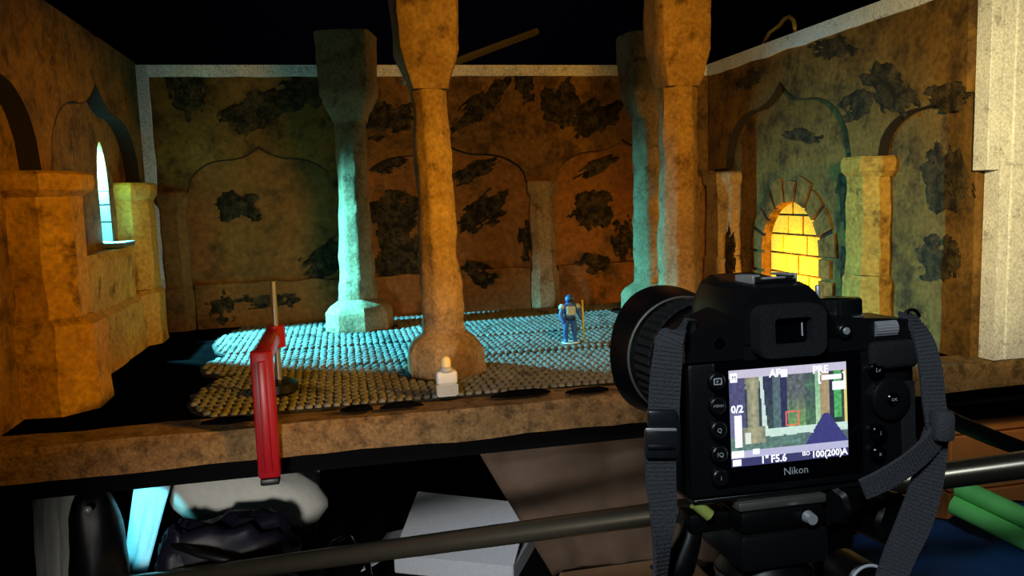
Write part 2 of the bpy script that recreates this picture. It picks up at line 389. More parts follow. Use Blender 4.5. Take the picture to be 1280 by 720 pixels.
pilaster(T, Lw, 1.550, 0.050, 0.047, 'ochre_paint', 0.287, 0.008, seed=47, plinth=0.10)
for (a, b) in [(1.115, 1.490)]:
    mb = MB(); rg = []
    for s in lins(a, b, 16):
        rg.append([Lw(s, 0.0008, 0.0003), Lw(s, 0.178, 0.0003), Lw(s, 0.178, 0.022)] + [Lw(s, z, 0.026+0.004*nz((s, z, 0), 22, 5)+(0.008 if z < 0.09 else 0)) for z in (0.165, 0.12, 0.095, 0.085, 0.04, 0.0008)])
    mb.rings(rg); T.part('parapet', mb, 'ochre_paint')
# slit window: pale lining in blocks with dark joints, lit from behind, and a white sill
zz = WZ0+0.0005
for i, hb in enumerate((0.030, 0.026, 0.020)):
    mb = MB(); mb.box((-0.4048, WC+WH-0.0016, zz), (-0.3752, WC+WH-0.0002, zz+hb)); T.part('lining_block', mb, 'lining'); zz += hb+0.0028
mb = MB(); mb.box((-0.4045, WC+WH-0.0008, WZ0), (-0.3755, WC+WH-0.0001, zz)); T.part('joint_or_bounce_liner', mb, 'mortar_and_shade')
mb = MB(); strip(mb, Lw, [WC-0.040, WC+0.0375], lambda s: 0.181, lambda s: 0.1885, 0.0003, 0.032); T.part('window_sill', mb, 'lining')
T.part('joint_or_bounce_liner', MB().box((-0.4048, WC-WH+0.0002, WZ0+0.0002), (-0.3752, WC-WH+0.0012, 0.262)), 'mortar_and_shade')  # black liner added on the near reveal to soak up bounced lamp light
for i, (x, y, rx, ry, a, d) in enumerate([(60, 90, 26, 40, 0, 0.024), (110, 60, 22, 30, 30, 0.024), (30, 60, 20, 34, 10, 0.024), (145, 120, 12, 30, 10, 0.024)]):
    q = atX(x, y, -0.36); T.part('rubble_patch', blob(Lw, q.y, q.z, rx*0.0022, ry*0.0012, 60+i, d, 0.003, a), 'wall_paint')

# right wall ----------------------------------------------------------
Rw = WallMap('r')
T = Thing('scenery_flat', (0.84, 1.3, 0), 'miniature side wall pierced by a small arched niche of glowing yellow bricks', 'wall panel')
NC, NH, NS = 1.352, 0.096, 0.118       # niche centre, half width, springing
def narch(s): return NS+sqrt(max(0, NH**2-(s-NC)**2))
mb = MB()
strip(mb, Rw, [0.912, NC-NH], lambda s: 0.0005, lambda s: TOP, -0.03, 0.0)
strip(mb, Rw, [NC+NH, 1.672], lambda s: 0.0005, lambda s: TOP, -0.03, 0.0)
strip(mb, Rw, [NC-NH*cos(pi*i/32) for i in range(33)], narch, lambda s: TOP, -0.03, 0.0)
T.part('recess_panel', mb, 'wall_paint')
def ogr(s0, s1): return ogee(s0, s1, 0.285, 0.150)
mb = MB(); strip(mb, Rw, lins(1.150, 1.575, 44), ogr(1.150, 1.575), lambda s: TOP-0.0005, 0.0002, 0.018); T.part('spandrel', mb, 'wall_paint'); arch_shade(T, Rw, lins(1.150, 1.575, 44), ogr(1.150, 1.575), 0.018)
og2 = ogee(0.78, 1.085, 0.285, 0.085)
mb = MB(); strip(mb, Rw, lins(0.912, 1.085, 30), og2, lambda s: TOP-0.0005, 0.0002, 0.018); T.part('spandrel', mb, 'wall_paint'); arch_shade(T, Rw, lins(0.912, 1.085, 30), og2, 0.018)
for (a, b) in [(1.085, 1.150), (1.575, 1.655)]:
    mb = MB(); strip(mb, Rw, [a, b], lambda s: 0.285, lambda s: TOP-0.0005, 0.0002, 0.018); T.part('pier', mb, 'wall_paint')
pilaster(T, Rw, 1.117, 0.040, 0.034, 'ochre_paint', 0.284, 0.010, seed=71, plinth=0.10)
pilaster(T, Rw, 1.600, 0.052, 0.038, 'column_paint', 0.278, 0.010, seed=75, plinth=0.10)
mb = MB(); rg = []
for s in lins(0.912, 1.650, 40): rg.append([Rw(s, TOP-0.024+0.003*nz((s, 1, 0), 16), 0.0185), Rw(s, TOP+0.001, 0.0185), Rw(s, TOP+0.001, 0.023), Rw(s, TOP-0.024+0.003*nz((s, 1, 0), 16), 0.023)])
mb.rings(rg); T.part('white_border', mb, 'white_edge')
# niche: back wall of bricks, voussoirs
mb = MB(); strip(mb, Rw, [NC-0.12, NC+0.12], lambda s: 0.001, lambda s: 0.235, -0.045, -0.0302); nb = T.part('niche_back', mb, 'mortar_and_shade')
bh = 0.037; rowi = 0; z = 0.004; pat = [(0.080, 0.034), (0.055, 0.075), (0.090, 0.040), (0.062, 0.082), (0.075, 0.05), (0.11, 0.08)]
while z < 0.205:
    s = NC-NH+0.001; k = 0
    while s < NC+NH-0.003:
        l = pat[rowi % 6][k % 2]*1.0; e = min(s+l, NC+NH-0.001)
        if NC+NH-0.001-e < 0.012: e = NC+NH-0.001
        mb = MB(); strip(mb, Rw, [s+0.0026, e-0.0026], lambda a: z+0.002, lambda a: z+bh-0.002, -0.0300, -0.0125+0.0015*random.random())
        T.part('brick', mb, 'niche_brick', parent=nb); s = e; k += 1
    z += bh; rowi += 1
ring_d = 0.0
angs = [-0.02+i*(pi+0.04)/9 for i in range(10)]
def vstone(poly, d1):
    return MB().rings([[Rw(a, z, 0.0003) for a, z in poly], [Rw(a, z, d1) for a, z in poly]])
mo = [(NC-(NH+0.002)*cos(t), NS+(NH+0.002)*sin(t)) for t in lins(0, pi, 24)]+[(NC-(NH+0.040)*cos(t), NS+(NH+0.040)*sin(t)) for t in lins(pi, 0, 24)]
vs = [Rw(a, z, 0.0012) for a, z in mo]; fs = [(j, j+1, 49-j-1, 49-j) for j in range(24)]
T.part('mortar_ring', MB().add(vs+[Rw(a, z, 0.0002) for a, z in mo], fs+[tuple(i+50 for i in f) for f in fs]), 'mortar_and_shade')
for i in range(9):
    t0, t1 = angs[i]+0.032, angs[i+1]-0.032; r0, r1 = NH+0.0005, NH+0.038+0.012*random.random()
    poly = [(NC-r0*cos(t), NS+r0*sin(t)) for t in lins(t0, t1, 4)]+[(NC-r1*cos(t), NS+r1*sin(t)) for t in lins(t1, t0, 4)]
    T.part('voussoir', vstone(poly, 0.006), 'wall_paint')
for sd in (-1, 1):
    zz = 0.004
    while zz < NS-0.02:
        wj = 0.030+0.014*random.random(); a0, a1 = sorted((NC+sd*(NH+0.0005), NC+sd*(NH+wj)))
        mb = MB(); strip(mb, Rw, [a0, a1], lambda a: zz+0.002, lambda a: zz+0.034, 0.0003, 0.006); T.part('jamb_stone', mb, 'wall_paint'); zz += 0.038
for i, (x, y, rx, ry, a, d) in enumerate([(1060, 245, 12, 46, 0, 0.001), (1062, 330, 12, 30, 0, 0.001), (1120, 110, 24, 24, 30, 0.018), (1080, 130, 16, 20, 0, 0.018), (1180, 225, 16, 40, -25, 0.001), (1170, 325, 16, 24, 0, 0.001), (930, 320, 9, 50, 0, 0.036), (1195, 120, 16, 14, 10, 0.018), (1000, 170, 22, 10, 10, 0.001), (1050, 60, 26, 14, 10, 0.018), (945, 100, 20, 14, 0, 0.018)]):
    q = atX(x, y, 0.82)
    T.part('rubble_patch', blob(Rw, q.y, q.z, rx*0.0030, ry*0.0015, 130+i, d, 0.0025, a), 'worn_paint')
light('niche_lamp', 'SPOT', (0.772, 1.352, 0.040), (0.836, 1.354, 0.085), 2.7, (1.0, 0.50, 0.004), 0.008, 104, 0.9)
light('niche_spill', 'POINT', (0.808, 1.352, 0.045), None, 1.2, (1.0, 0.48, 0.02), 0.01)

# white upright post at the open end of that wall
P = Thing('white_post', (0.855, 0.897, 0.0), 'tall whitewashed upright post at the open end of the niche wall', 'post')
mb = MB(); rg = []
for z in lins(0.0045, 0.66, 40):
    j = 0.0016*nz((z, 0, 0), 18)
    rg.append([(0.836+j, 0.885, z), (0.852, 0.885+j, z), (0.853, 0.8875, z), (0.855, 0.8875, z), (0.856, 0.885-j, z), (0.885, 0.885, z), (0.885, 0.910, z), (0.836, 0.910, z)])
mb.rings(rg); P.part('board', mb, 'white_edge')
P.part('ledge_strip', MB().rbox((0.816, 0.884, 0.255), (0.8345, 0.909, 0.655), 0.001), 'white_edge')

# ------------------------------------------------------------------ cobbled floor mats
def cobble_mesh(seed, px=0.0049, py=0.0046, h=0.0040):
    rnd = random.Random(seed); n = 7
    f0 = [(px*cos(2*pi*j/n+0.3)*(1+0.12*rnd.uniform(-1, 1)), py*sin(2*pi*j/n+0.3)*(1+0.12*rnd.uniform(-1, 1))) for j in range(n)]
    vs = [(x, y, 0) for x, y in f0]+[(x*0.88, y*0.88, h*0.7) for x, y in f0]+[(x*0.5, y*0.5, h) for x, y in f0]
    fs = []
    for k in range(2):
        for j in range(n): q = (j+1) % n; fs.append((k*n+j, k*n+q, (k+1)*n+q, (k+1)*n+j))
    fs.append(tuple(2*n+j for j in range(n)))
    return vs, fs
COBS = []
for s in range(5):
    v, f = cobble_mesh(s); me = bpy.data.meshes.new('cobble'); me.from_pydata(v, [], f); me.materials.append(MATS['cobble_paint'])
    for p in me.polygons: p.use_smooth = True
    COBS.append((me, v, f))
mats_def = [('cobbled floor strip running under the two tall pillars by the table edge', 0.940, 1.165, -0.195),
            ('narrow cobbled floor strip between the front and back pairs of pillars', 1.170, 1.325, -0.215),
            ('wide cobbled floor strip along the foot of the broad back wall', 1.330, 1.625, -0.225)]
footprints = [(0.027, 1.515, 0.068), (0.127, 1.08, 0.060), (0.472, 1.07, 0.064), (0.585, 1.50, 0.066)]
XE = 0.775
for mi, (lab, y0, y1, xl) in enumerate(mats_def):
    T = Thing('cobbled_mat', ((xl+XE)/2, (y0+y1)/2, 0), lab, 'floor mat', 'cobbled strips on the table top')
    def left(y):
        t = (y-(y0+y1)/2)/((y1-y0)/2); return xl+0.05*(1-sqrt(max(0, 1-t*t*0.98)))+0.006*nz((y, 0, 0), 40, mi)
    ys = lins(y0, y1, 24)
    mb = MB().rings([[(left(y), y, 0.0006), (XE, y, 0.0006), (XE, y, 0.004), (left(y), y, 0.004)] for y in ys])
    T.part('backing_sheet', mb, 'mat_paint')
    stuff = MB(); cnt = 0; r = 0; y = y0+0.007
    while y < y1-0.004:
        x = left(y)-(left(y) % 0.0106)+0.0106*1.6+(0.0022 if r % 2 else 0)
        while x < XE-0.006:
            cx, cy = x+random.uniform(-.0009, .0009), y+random.uniform(-.0008, .0008)
            if all((cx-a)**2+(cy-b)**2 > q*q for a, b, q in footprints):
                k = random.randrange(5)
                if mi == 0 and cnt < 300 and abs(cx-0.11) < 0.27:
                    o = bpy.data.objects.new('cobble', COBS[k][0]); COL.objects.link(o); o.parent = T.o
                    o.location = Vector((cx, cy, 0.0041))-T.loc; o.rotation_euler = (0, 0, random.uniform(-.3, .3)); cnt += 1
                else:
                    stuff.add([(a+cx, b+cy, c+0.0041) for a, b, c in COBS[k][1]], COBS[k][2])
            x += 0.0106
        y += 0.0098; r += 1
    tagset(T.part('cobbles', stuff, 'cobble_paint', smooth=True), kind='stuff')
# dark crumbs of charred foam lying on the front edge
CRUMB = ['short charred black crumb on the table edge between clamp and bottle', 'charred black crumb on the table edge right beside the small white bottle', 'longest charred black crumb on the table edge between bottle and camera', 'thin charred black crumb on the table edge beside the camera lens', 'charred black crumb on the table edge touching the foot of the red clamp']
for i, (x, y, rx, ry) in enumerate([(450, 511, 0.020, 0.008), (505, 507, 0.022, 0.006), (650, 492, 0.034, 0.008), (740, 488, 0.026, 0.006), (290, 526, 0.030, 0.006)]):
    q = atZ(x, y, 0.009); mb = MB(); n = 14
    f0 = [(rx*cos(2*pi*j/n)*(1+0.5*nz((cos(2*pi*j/n), sin(2*pi*j/n), i), 1.4, i)), ry*sin(2*pi*j/n)*(1+0.4*nz((sin(2*pi*j/n), i, 0), 1.4, i))) for j in range(n)]
    mb.rings([[(q.x+a*k, q.y+b*k, 0.0075+z) for a, b in f0] for k, z in ((1, 0), (0.95, 0.003), (0.6, 0.0055))])
    single('foam_crumb', roughen(mb, 0.001, 90, i), 'charred', (q.x, q.y, 0.0075), CRUMB[i], 'debris', 'black crumbs on the table edge')

# ------------------------------------------------------------------ pillars of the hall
def pillar(label, cx, cy, k, seed, top=0.541, lean=(0, 0), mat='column_paint', ck=1.0, turn=0.0):
    T = Thing('scenery_column', (cx, cy, 0.0006), label, 'pillar')
    n = 32
    def oct_(r, a, sq):
        # rounded polygon radius: sq 0 round, 1 octagon, 2 square
        m = 8 if sq == 1 else 4
        b = (a+pi/m) % (2*pi/m)-pi/m
        return r/cos(b) if sq == 1 else min(r/cos(b), r*1.27)
    def loft(prof, sq, amp, s, steps=4):
        lv = []
        for i in range(len(prof)-1):
            for t in range(steps): f = t/steps; lv.append((prof[i][0]*(1-f)+prof[i+1][0]*f, prof[i][1]*(1-f)+prof[i+1][1]*f))
        lv.append(prof[-1]); rg = []
        for z, r in lv:
            ring = []
            for j in range(n):
                a = 2*pi*j/n; rr = oct_(r*k, a, sq); a -= turn
                p = (cx+lean[0]*z+rr*cos(a), cy+lean[1]*z+rr*sin(a), z)
                d = amp*(nz(p, 22, s)+0.6*nz(p, 60, s+4))
                ring.append((p[0]+d*cos(a), p[1]+d*sin(a), z+amp*0.4*nz(p, 30, s+9) if z > 0.01 else z))
            rg.append(ring)
        return MB().rings(rg)
    T.part('base', loft([(0.001, 0.050), (0.006, 0.052), (0.038, 0.051), (0.050, 0.044), (0.063, 0.027)], 1, 0.0022, seed), mat, True, angle=32)
    T.part('shaft', loft([(0.058, 0.0285), (0.085, 0.0275), (0.11, 0.0265), (0.16, 0.0255), (0.22, 0.0245), (0.30, 0.0235), (0.36, 0.0235), (0.398, 0.0245)], 1, 0.0035, seed+1, 6), mat, True, angle=50)
    T.part('capital', loft([(0.385, 0.0240), (0.398, 0.028), (0.420, 0.037*ck), (0.434, 0.0412*ck), (0.48, 0.042*ck), (0.52, 0.0425*ck), (top, 0.043*ck)], 2, 0.0024, seed+2), mat, True, angle=32)
    return T
pillar('chunky pillar half washed in turquoise light, its square head below the wall top line', 0.027, 1.515, 1.14, 3, lean=(0.008, 0), turn=radians(15))
pillar('tall amber pillar with the little white bottle at its foot', 0.134, 1.08, 0.98, 8, top=0.60, lean=(-0.022, 0))
pillar('tall amber pillar rising behind the camera lens', 0.474, 1.07, 1.06, 14, top=0.60, lean=(0.0, 0), ck=0.87)
pillar('dim pillar half hidden behind the tall pillar by the camera lens', 0.602, 1.50, 1.06, 21, lean=(-0.012, 0))

# ------------------------------------------------------------------ small things on the table
q = atZ(559, 495, 0.0083)
T = Thing('dropper_bottle', (q.x, q.y, 0.0083), 'small white bottle with a cream cap at the foot of an amber pillar', 'bottle')
M0 = Matrix.Translation(q)
T.part('bottle_body', MB().rbox((-0.0125, -0.008, 0.0003), (0.0125, 0.008, 0.016), 0.003, 3, M0).rbox((-0.0125, -0.008, 0.0155), (0.0125, 0.008, 0.031), 0.003, 3, M0), 'bottle_white', True, angle=40)
T.part('label_band', MB().box((-0.0127, -0.0083, 0.003), (0.0127, -0.0079, 0.0155), M0), 'bottle_grey')
T.part('neck', MB().lathe([(0.030, 0.009), (0.034, 0.0075), (0.037, 0.0045)], 20, M0), 'bottle_grey', True)
T.part('bottle_cap', MB().lathe([(0.036, 0.0058), (0.043, 0.0060), (0.0465, 0.0045), (0.048, 0.002)], 20, M0), 'cap_cream', True, angle=50)

# figurine: one skinned body
q = atZ(713, 428, 0.0082)
FIG = Thing('toy_figurine', (q.x, q.y, 0.0082), 'tiny blue knight figurine standing on the cobbles beside a yellow staff', 'figurine')
def skin(name, verts, edges, radii, mat, parent, root=0):
    me = bpy.data.meshes.new(name); me.from_pydata(verts, edges, []); me.materials.append(MATS[mat])
    ob = bpy.data.objects.new(name, me); COL.objects.link(ob)
    md = ob.modifiers.new('skin', 'SKIN'); md.use_smooth_shade = True
    sv = me.skin_vertices[0].data
    for i, r in enumerate(radii): sv[i].radius = (r, r)
    sv[root].use_root = True
    ss = ob.modifiers.new('sub', 'SUBSURF'); ss.levels = 1; ss.render_levels = 1
    dg = bpy.context.evaluated_depsgraph_get(); m2 = bpy.data.meshes.new_from_object(ob.evaluated_get(dg))
    bpy.data.objects.remove(ob); o = bpy.data.objects.new(name, m2); COL.objects.link(o); o.parent = parent
    return o
S = 0.074
fv = [(0, 0, .50), (0, 0, .62), (0, 0, .76), (0, 0, .85), (0, -.01, .93), (-.09, 0, .48), (-.10, -.02, .27), (-.10, .02, .06), (-.10, -.07, .03), (.09, 0, .48), (.10, -.02, .27), (.10, .02, .06), (.11, -.07, .03),
      (-.15, 0, .77), (-.21, -.02, .60), (-.17, -.10, .47), (.15, 0, .77), (.22, -.02, .62), (.24, -.09, .52), (-.16, -.13, .43), (.25, -.12, .50)]
fe = [(0, 1), (1, 2), (2, 3), (3, 4), (0, 5), (5, 6), (6, 7), (7, 8), (0, 9), (9, 10), (10, 11), (11, 12), (2, 13), (13, 14), (14, 15), (2, 16), (16, 17), (17, 18), (15, 19), (18, 20)]
fr_ = [.11, .10, .12, .055, .075, .085, .065, .05, .04, .085, .065, .05, .04, .07, .055, .042, .07, .055, .042, .035, .035]
skin('figure_body', [tuple(Vector(p)*S) for p in fv], fe, [r*S for r in fr_], 'figure_blue', FIG.o)
FIG.part('helmet', MB().lathe([(0.88*S, 0.085*S), (0.93*S, 0.098*S), (0.98*S, 0.088*S), (1.02*S, 0.05*S), (1.04*S, 0.01*S)], 14), 'figure_blue', True, world=False)
FIG.part('visor', MB().rbox((-.06*S, -.108*S, .90*S), (.06*S, -.07*S, .945*S), .01*S), 'figure_dark', world=False)
FIG.part('chest_plate', MB().rbox((-.10*S, -.135*S, .60*S), (.10*S, -.09*S, .80*S), .03*S), 'figure_pale', world=False)
FIG.part('belt', MB().lathe([(.50*S, .13*S), (.55*S, .125*S)], 16), 'figure_dark', True, world=False)
FIG.part('shoulder_guard', MB().lathe([(.74*S, .075*S), (.80*S, .07*S), (.84*S, .03*S)], 12, Matrix.Translation((-.17*S, 0, 0))), 'figure_pale', True, world=False)
FIG.part('shoulder_guard', MB().lathe([(.74*S, .075*S), (.80*S, .07*S), (.84*S, .03*S)], 12, Matrix.Translation((.17*S, 0, 0))), 'figure_pale', True, world=False)
FIG.part('staff', MB().tube([(.27*S, -.13*S, .005*S), (.26*S, -.125*S, .45*S), (.25*S, -.12*S, .92*S)], .022*S, 8), 'figure_yellow', True, world=False)
FIG.part('stand', MB().lathe([(0.0, .20*S), (.018*S, .19*S)], 18), 'figure_pale', world=False)

# red clamp
cx, cy = -0.088, 0.868
CL = Thing('g_clamp', (cx, cy, -0.048), 'red screw clamp gripping the brown front edge of the table', 'clamp')
CX = Matrix.Translation((cx, 0, 0))
CL.part('frame', MB().rbox((-0.0115, 0.862, -0.048), (0.0115, 0.878, 0.090), 0.003, 2, CX).rbox((-0.009, 0.870, 0.072), (0.009, 1.030, 0.089), 0.003, 2, CX).rbox((-0.009, 0.870, -0.050), (0.009, 0.912, -0.0345), 0.003, 2, CX), 'clamp_red', True, angle=40)
CL.part('frame_rib', MB().rbox((-0.004, 0.859, -0.040), (0.004, 0.8625, 0.080), 0.0012, 2, CX), 'clamp_red', True, angle=40)
CL.part('collar', MB().lathe([(0.067, 0.011), (0.094, 0.011)], 20, Matrix.Translation((cx+0.004, 1.018, 0))), 'clamp_red', True, angle=40)
mb = MB(); pr = []
z = 0.018
while z < 0.148: pr += [(z, 0.0042), (z+0.0011, 0.0032)]; z += 0.0022
mb.lathe(pr, 14, Matrix.Translation((cx+0.004, 1.018, 0))); CL.part('screw', mb, 'steel', True)
CL.part('pressure_pad', MB().lathe([(0.0086, 0.020), (0.012, 0.024), (0.022, 0.024), (0.026, 0.014)], 26, Matrix.Translation((cx+0.003, 1.018, 0))), 'bag_black', True, angle=40)
CL.part('jaw_tip', MB().rbox((-0.010, 0.863, -0.056), (0.010, 0.880, -0.0485), 0.002, 2, CX), 'bag_black', True, angle=40)

# things along the tops of the walls
a, b = atY(560, 81, 1.70), atY(672, 39, 1.80)
d = (b-a).normalized(); sx = d.cross(Vector((0, 1, 0))).normalized()*0.008
q = (a+b)/2
mb = MB(); mb.tube([a-d*0.12, a, (a+b)/2, b], 0.0075, 4); single('wooden_lath', mb, 'grey_wood', tuple(a-d*0.12), 'thin grey stick leaning out above the top of the broad back wall', 'stick')
pts = [atX(952, 51, 0.83), atX(962, 40, 0.83), atX(974, 32, 0.83), atX(981, 23, 0.83), atX(987, 21, 0.83), atX(992, 26, 0.83), atX(996, 34, 0.83)]
pts[0].z = 0.512; pts[-1].z = 0.512
mb = MB(); mb.tube(pts, 0.0042, 8); single('brass_wire', mb, 'brass', tuple(pts[0]), 'bent brass wire hook lying on top of the niche wall', 'wire', smooth=True)

# ------------------------------------------------------------------ below the table
def lumpy(c, r, amp, s, seed, flat=None, nu=28, nv=18):
    mb = MB(); rg = []
    for i in range(nv+1):
        t = pi*(0.02+0.96*i/nv); ring = []
        for j in range(nu):
            a = 2*pi*j/nu; st = sin(t)**0.6; d = Vector((st*cos(a), st*sin(a), -cos(t)))
            k = 1+amp*noise.noise(d*s+Vector((seed*3.1, seed, 0)))+amp*0.5*noise.noise(d*s*2.7+Vector((0, seed*2, seed)))
            p = Vector((c[0]+r[0]*d.x*k, c[1]+r[1]*d.y*k, c[2]+r[2]*d.z*k))
            if flat is not None: p.z = max(flat, p.z)
            ring.append(p)
        rg.append(ring)
    return mb.rings(rg)
def drape(a, b, c, d_, nu, nv, fold, seed, th=0.002):
    """hanging sheet with folds between four corners (a top-left, b top-right, c bottom-right, d bottom-left)"""
    a, b, c, d_ = map(Vector, (a, b, c, d_)); N = (b-a).cross(d_-a).normalized(); g = []
    for i in range(nv+1):
        for j in range(nu+1):
            u, v = j/nu, i/nv
            p = (a*(1-u)+b*u)*(1-v)+(d_*(1-u)+c*u)*v
            f = fold*(noise.noise(Vector((u*5+seed, v*1.6, seed)))+0.5*noise.noise(Vector((u*11, v*5, seed+3))))
            g.append(p+N*f)
    n = len(g); vs = g+[p-N*th for p in g]; fs = []
    for i in range(nv):
        for j in range(nu):
            q = i*(nu+1)+j; fs += [(q, q+1, q+nu+2, q+nu+1), (n+q+nu+1, n+q+nu+2, n+q+1, n+q)]
    for i in range(nv):
        for j in (0, nu): q = i*(nu+1)+j; fs.append((q, q+nu+1, n+q+nu+1, n+q))
    for j in range(nu):
        for i in (0, nv): q = i*(nu+1)+j; fs.append((q, q+1, n+q+1, n+q))
    return MB().add(vs, fs)
SB = SH+0.0006
# hanging white cloth far left
p = [atY(34, 570, 1.15), atY(100, 570, 1.15), atY(98, 740, 1.15), atY(48, 740, 1.15)]
for k in p[:2]: k.z = -0.036
for k in p[2:]: k.z = SB
single('white_cloth', drape(*p, 16, 20, 0.016, 2), 'cloth_white', tuple(p[3]), 'greyish white cloth hanging under the table beside the black bag with a shiny stud', 'cloth', smooth=True)
# black bag with a shiny stud
q = atY(118, 650, 1.06)
T = Thing('black_bag', (q.x, q.y, SB), 'rounded black bag with one shiny stud between white cloth and glowing paper', 'bag')
T.part('bag_body', lumpy((q.x, q.y, (SB-0.10)/2), (0.034, 0.040, 0.100), 0.12, 1.5, 4, SB), 'bag_black', True)
s_ = atY(110, 637, 1.016); T.part('stud', MB().lathe([(0, 0.005), (0.002, 0.005), (0.004, 0.003), (0.005, 0.0005)], 14, Matrix.Translation(s_) @ Matrix.Rotation(pi/2, 4, 'X')), 'chrome', True)
# glowing paper sheet
p = [atY(172, 574, 1.135), atY(222, 576, 1.15), atY(168, 740, 1.135), atY(142, 740, 1.125)]
for k in p[:2]: k.z = min(k.z, -0.038)
p[2].z = SB; p[3].z = SB
single('paper_sheet', drape(*p, 10, 14, 0.006, 9, 0.001), 'paper_white', tuple(p[3]), 'white paper sheet lit brilliant cyan by a torch under the table', 'paper', smooth=True)
p0 = atY(330, 615, 1.22)
mb = MB(); rg = []
for i, t in enumerate(lins(0, 1, 16)):
    x = atY(205+205*t, 600+28*t, 1.24); rr = 0.058*sqrt(max(0.03, 1-(2*t-1)**4))*(1.05-0.35*t)
    rg.append([(x.x, 1.24+rr*1.1*cos(2*pi*j/18)*(1+0.15*nz((t, j, 0), 2)), x.z+rr*sin(2*pi*j/18)*(1+0.25*nz((t*3, cos(2*pi*j/18), sin(2*pi*j/18)), 2))) for j in range(18)])
mb.rings(rg); zlo = min(v[2] for v in mb.v)
single('foam_bolster', mb, 'cloth_white', (p0.x, 1.24, zlo), 'long off-white padded roll lying on the dark bag beneath the clamp', 'bolster', smooth=True)
p = [atY(366, 560, 1.33), atY(408, 560, 1.33), atY(398, 672, 1.33), atY(372, 665, 1.33)]
p[0].z = -0.042; p[1].z = -0.042
single('white_rag', drape(*p, 8, 14, 0.010, 14), 'paper_white', tuple(p[3]), 'pale rag hanging down behind the end of the padded roll', 'cloth', smooth=True)
# dark navy bag
q = atY(285, 690, 1.09)
T = Thing('navy_bag', (q.x, q.y, SB), 'crumpled dark navy bag heaped in front of the padded roll', 'bag')
T.part('bag_body', lumpy((q.x, q.y, (SB-0.175)/2-0.005), (0.092, 0.05, 0.075), 0.26, 2.4, 11, SB), 'bag_navy', True)
q2 = atY(222, 650, 1.075)
T.part('bag_ear', lumpy((q2.x, q2.y, SB+0.055), (0.028, 0.03, 0.082), 0.25, 1.6, 17, SB), 'bag_navy', True)
T.part('handle', MB().tube([(q.x-0.06, q.y-0.03, SB+0.12), (q.x-0.02, q.y-0.075, SB+0.122), (q.x+0.05, q.y-0.085, SB+0.10), (q.x+0.09, q.y-0.06, SB+0.07)], 0.005, 8), 'bag_black', True)
# white carton
T = Thing('white_carton', (0.14, 1.16, SB), 'white cardboard carton with its lid up, behind the leaning metal pipe', 'carton')
A_ = atY(488, 626, 1.16); B_ = atY(640, 668, 1.13)
Mx = Matrix.Translation((A_.x+0.005, A_.y, SB)) @ Matrix.Rotation(radians(-28), 4, 'Z')
hh = A_.z-SB-0.030
T.part('carton_body', MB().rbox((0.0, -0.012, 0), (0.185, 0.13, hh-0.05), 0.002, 1, Mx), 'paper_white')
mb = MB(); mb.add([(0, -0.010, hh-0.049), (0.185, -0.010, hh-0.049), (0.185, 0.09, hh+0.004), (0.0, 0.09, hh+0.010), (0, -0.008, hh-0.052), (0.185, -0.008, hh-0.052), (0.185, 0.092, hh+0.001), (0.0, 0.092, hh+0.007)], [(0, 1, 2, 3), (4, 5, 6, 7), (0, 1, 5, 4), (1, 2, 6, 5), (2, 3, 7, 6), (3, 0, 4, 7)], Mx)
T.part('lid_flap', mb, 'paper_white')
mb = MB(); mb.add([(-0.002, -0.010, hh-0.05), (-0.002, 0.10, hh-0.05), (-0.055, 0.085, hh-0.062), (-0.050, -0.02, hh-0.075), (-0.002, -0.010, hh-0.052), (-0.002, 0.10, hh-0.052), (-0.055, 0.085, hh-0.064), (-0.050, -0.02, hh-0.077)], [(0, 1, 2, 3), (4, 5, 6, 7), (0, 1, 5, 4), (1, 2, 6, 5), (2, 3, 7, 6), (3, 0, 4, 7)], Mx)
T.part('side_flap', mb, 'paper_white')
q = atY(410, 665, 1.07)
mb = MB(); mb.tube([(q.x-0.02, q.y, SB+0.005), (q.x-0.012, q.y+0.004, SB+0.05), (q.x+0.006, q.y+0.01, SB+0.088), (q.x+0.03, q.y+0.01, SB+0.098), (q.x+0.05, q.y, SB+0.06), (q.x+0.055, q.y-0.01, SB+0.005)], 0.0045, 8)
single('black_cable', mb, 'gloss_black', (q.x, q.y, SB+0.0005), 'loop of glossy black cable standing beside the white carton', 'cable', smooth=True)
# brown tarpaulin draped from the rail
p = [atY(584, 545, 1.02), atY(880, 520, 1.02), atY(900, 770, 0.985), atY(690, 690, 0.99)]
for k in p[:2]: k.z = -0.064; k.y = 0.945
p[2].z = -0.28; p[3].z = -0.265
single('brown_tarpaulin', drape(*p, 26, 20, 0.016, 21), 'tarp_brown', tuple(p[3]), 'creased brown tarpaulin hanging from the table rail next to the white carton', 'tarpaulin', smooth=True)
q = atY(735, 700, 1.02)
T = Thing('kraft_parcel', (q.x+0.05, 0.98, FL), 'pale brown kraft parcel below the hanging brown tarpaulin', 'parcel')
T.part('parcel_box', MB().rbox((q.x-0.055, 0.90, FL+0.001), (q.x+0.13, 0.975, q.z+0.012), 0.004), 'kraft')
T.part('tape_band', MB().box((q.x+0.02, 0.8985, FL+0.01), (q.x+0.045, 0.8998, q.z+0.008)), 'tarp_brown')
# leaning metal pipe
a, b = atD(330, 708, 0.96), atD(1280, 581, 0.66); d = (b-a).normalized()
t = (SB+0.014-a.z)/d.z; a0 = a+d*t; b0 = b+d*0.35
T = Thing('metal_pipe', tuple(a0), 'long dark steel pipe slanting in front of the under-table clutter', 'pipe')
T.part('tube', MB().tube([a0, a, (a+b)/2, b, b0], 0.0112, 20), 'pipe_metal', True, angle=50)
T.part('end_plug', MB().tube([b0, b0+d*0.02], 0.0125, 20), 'bag_black', True, angle=50)
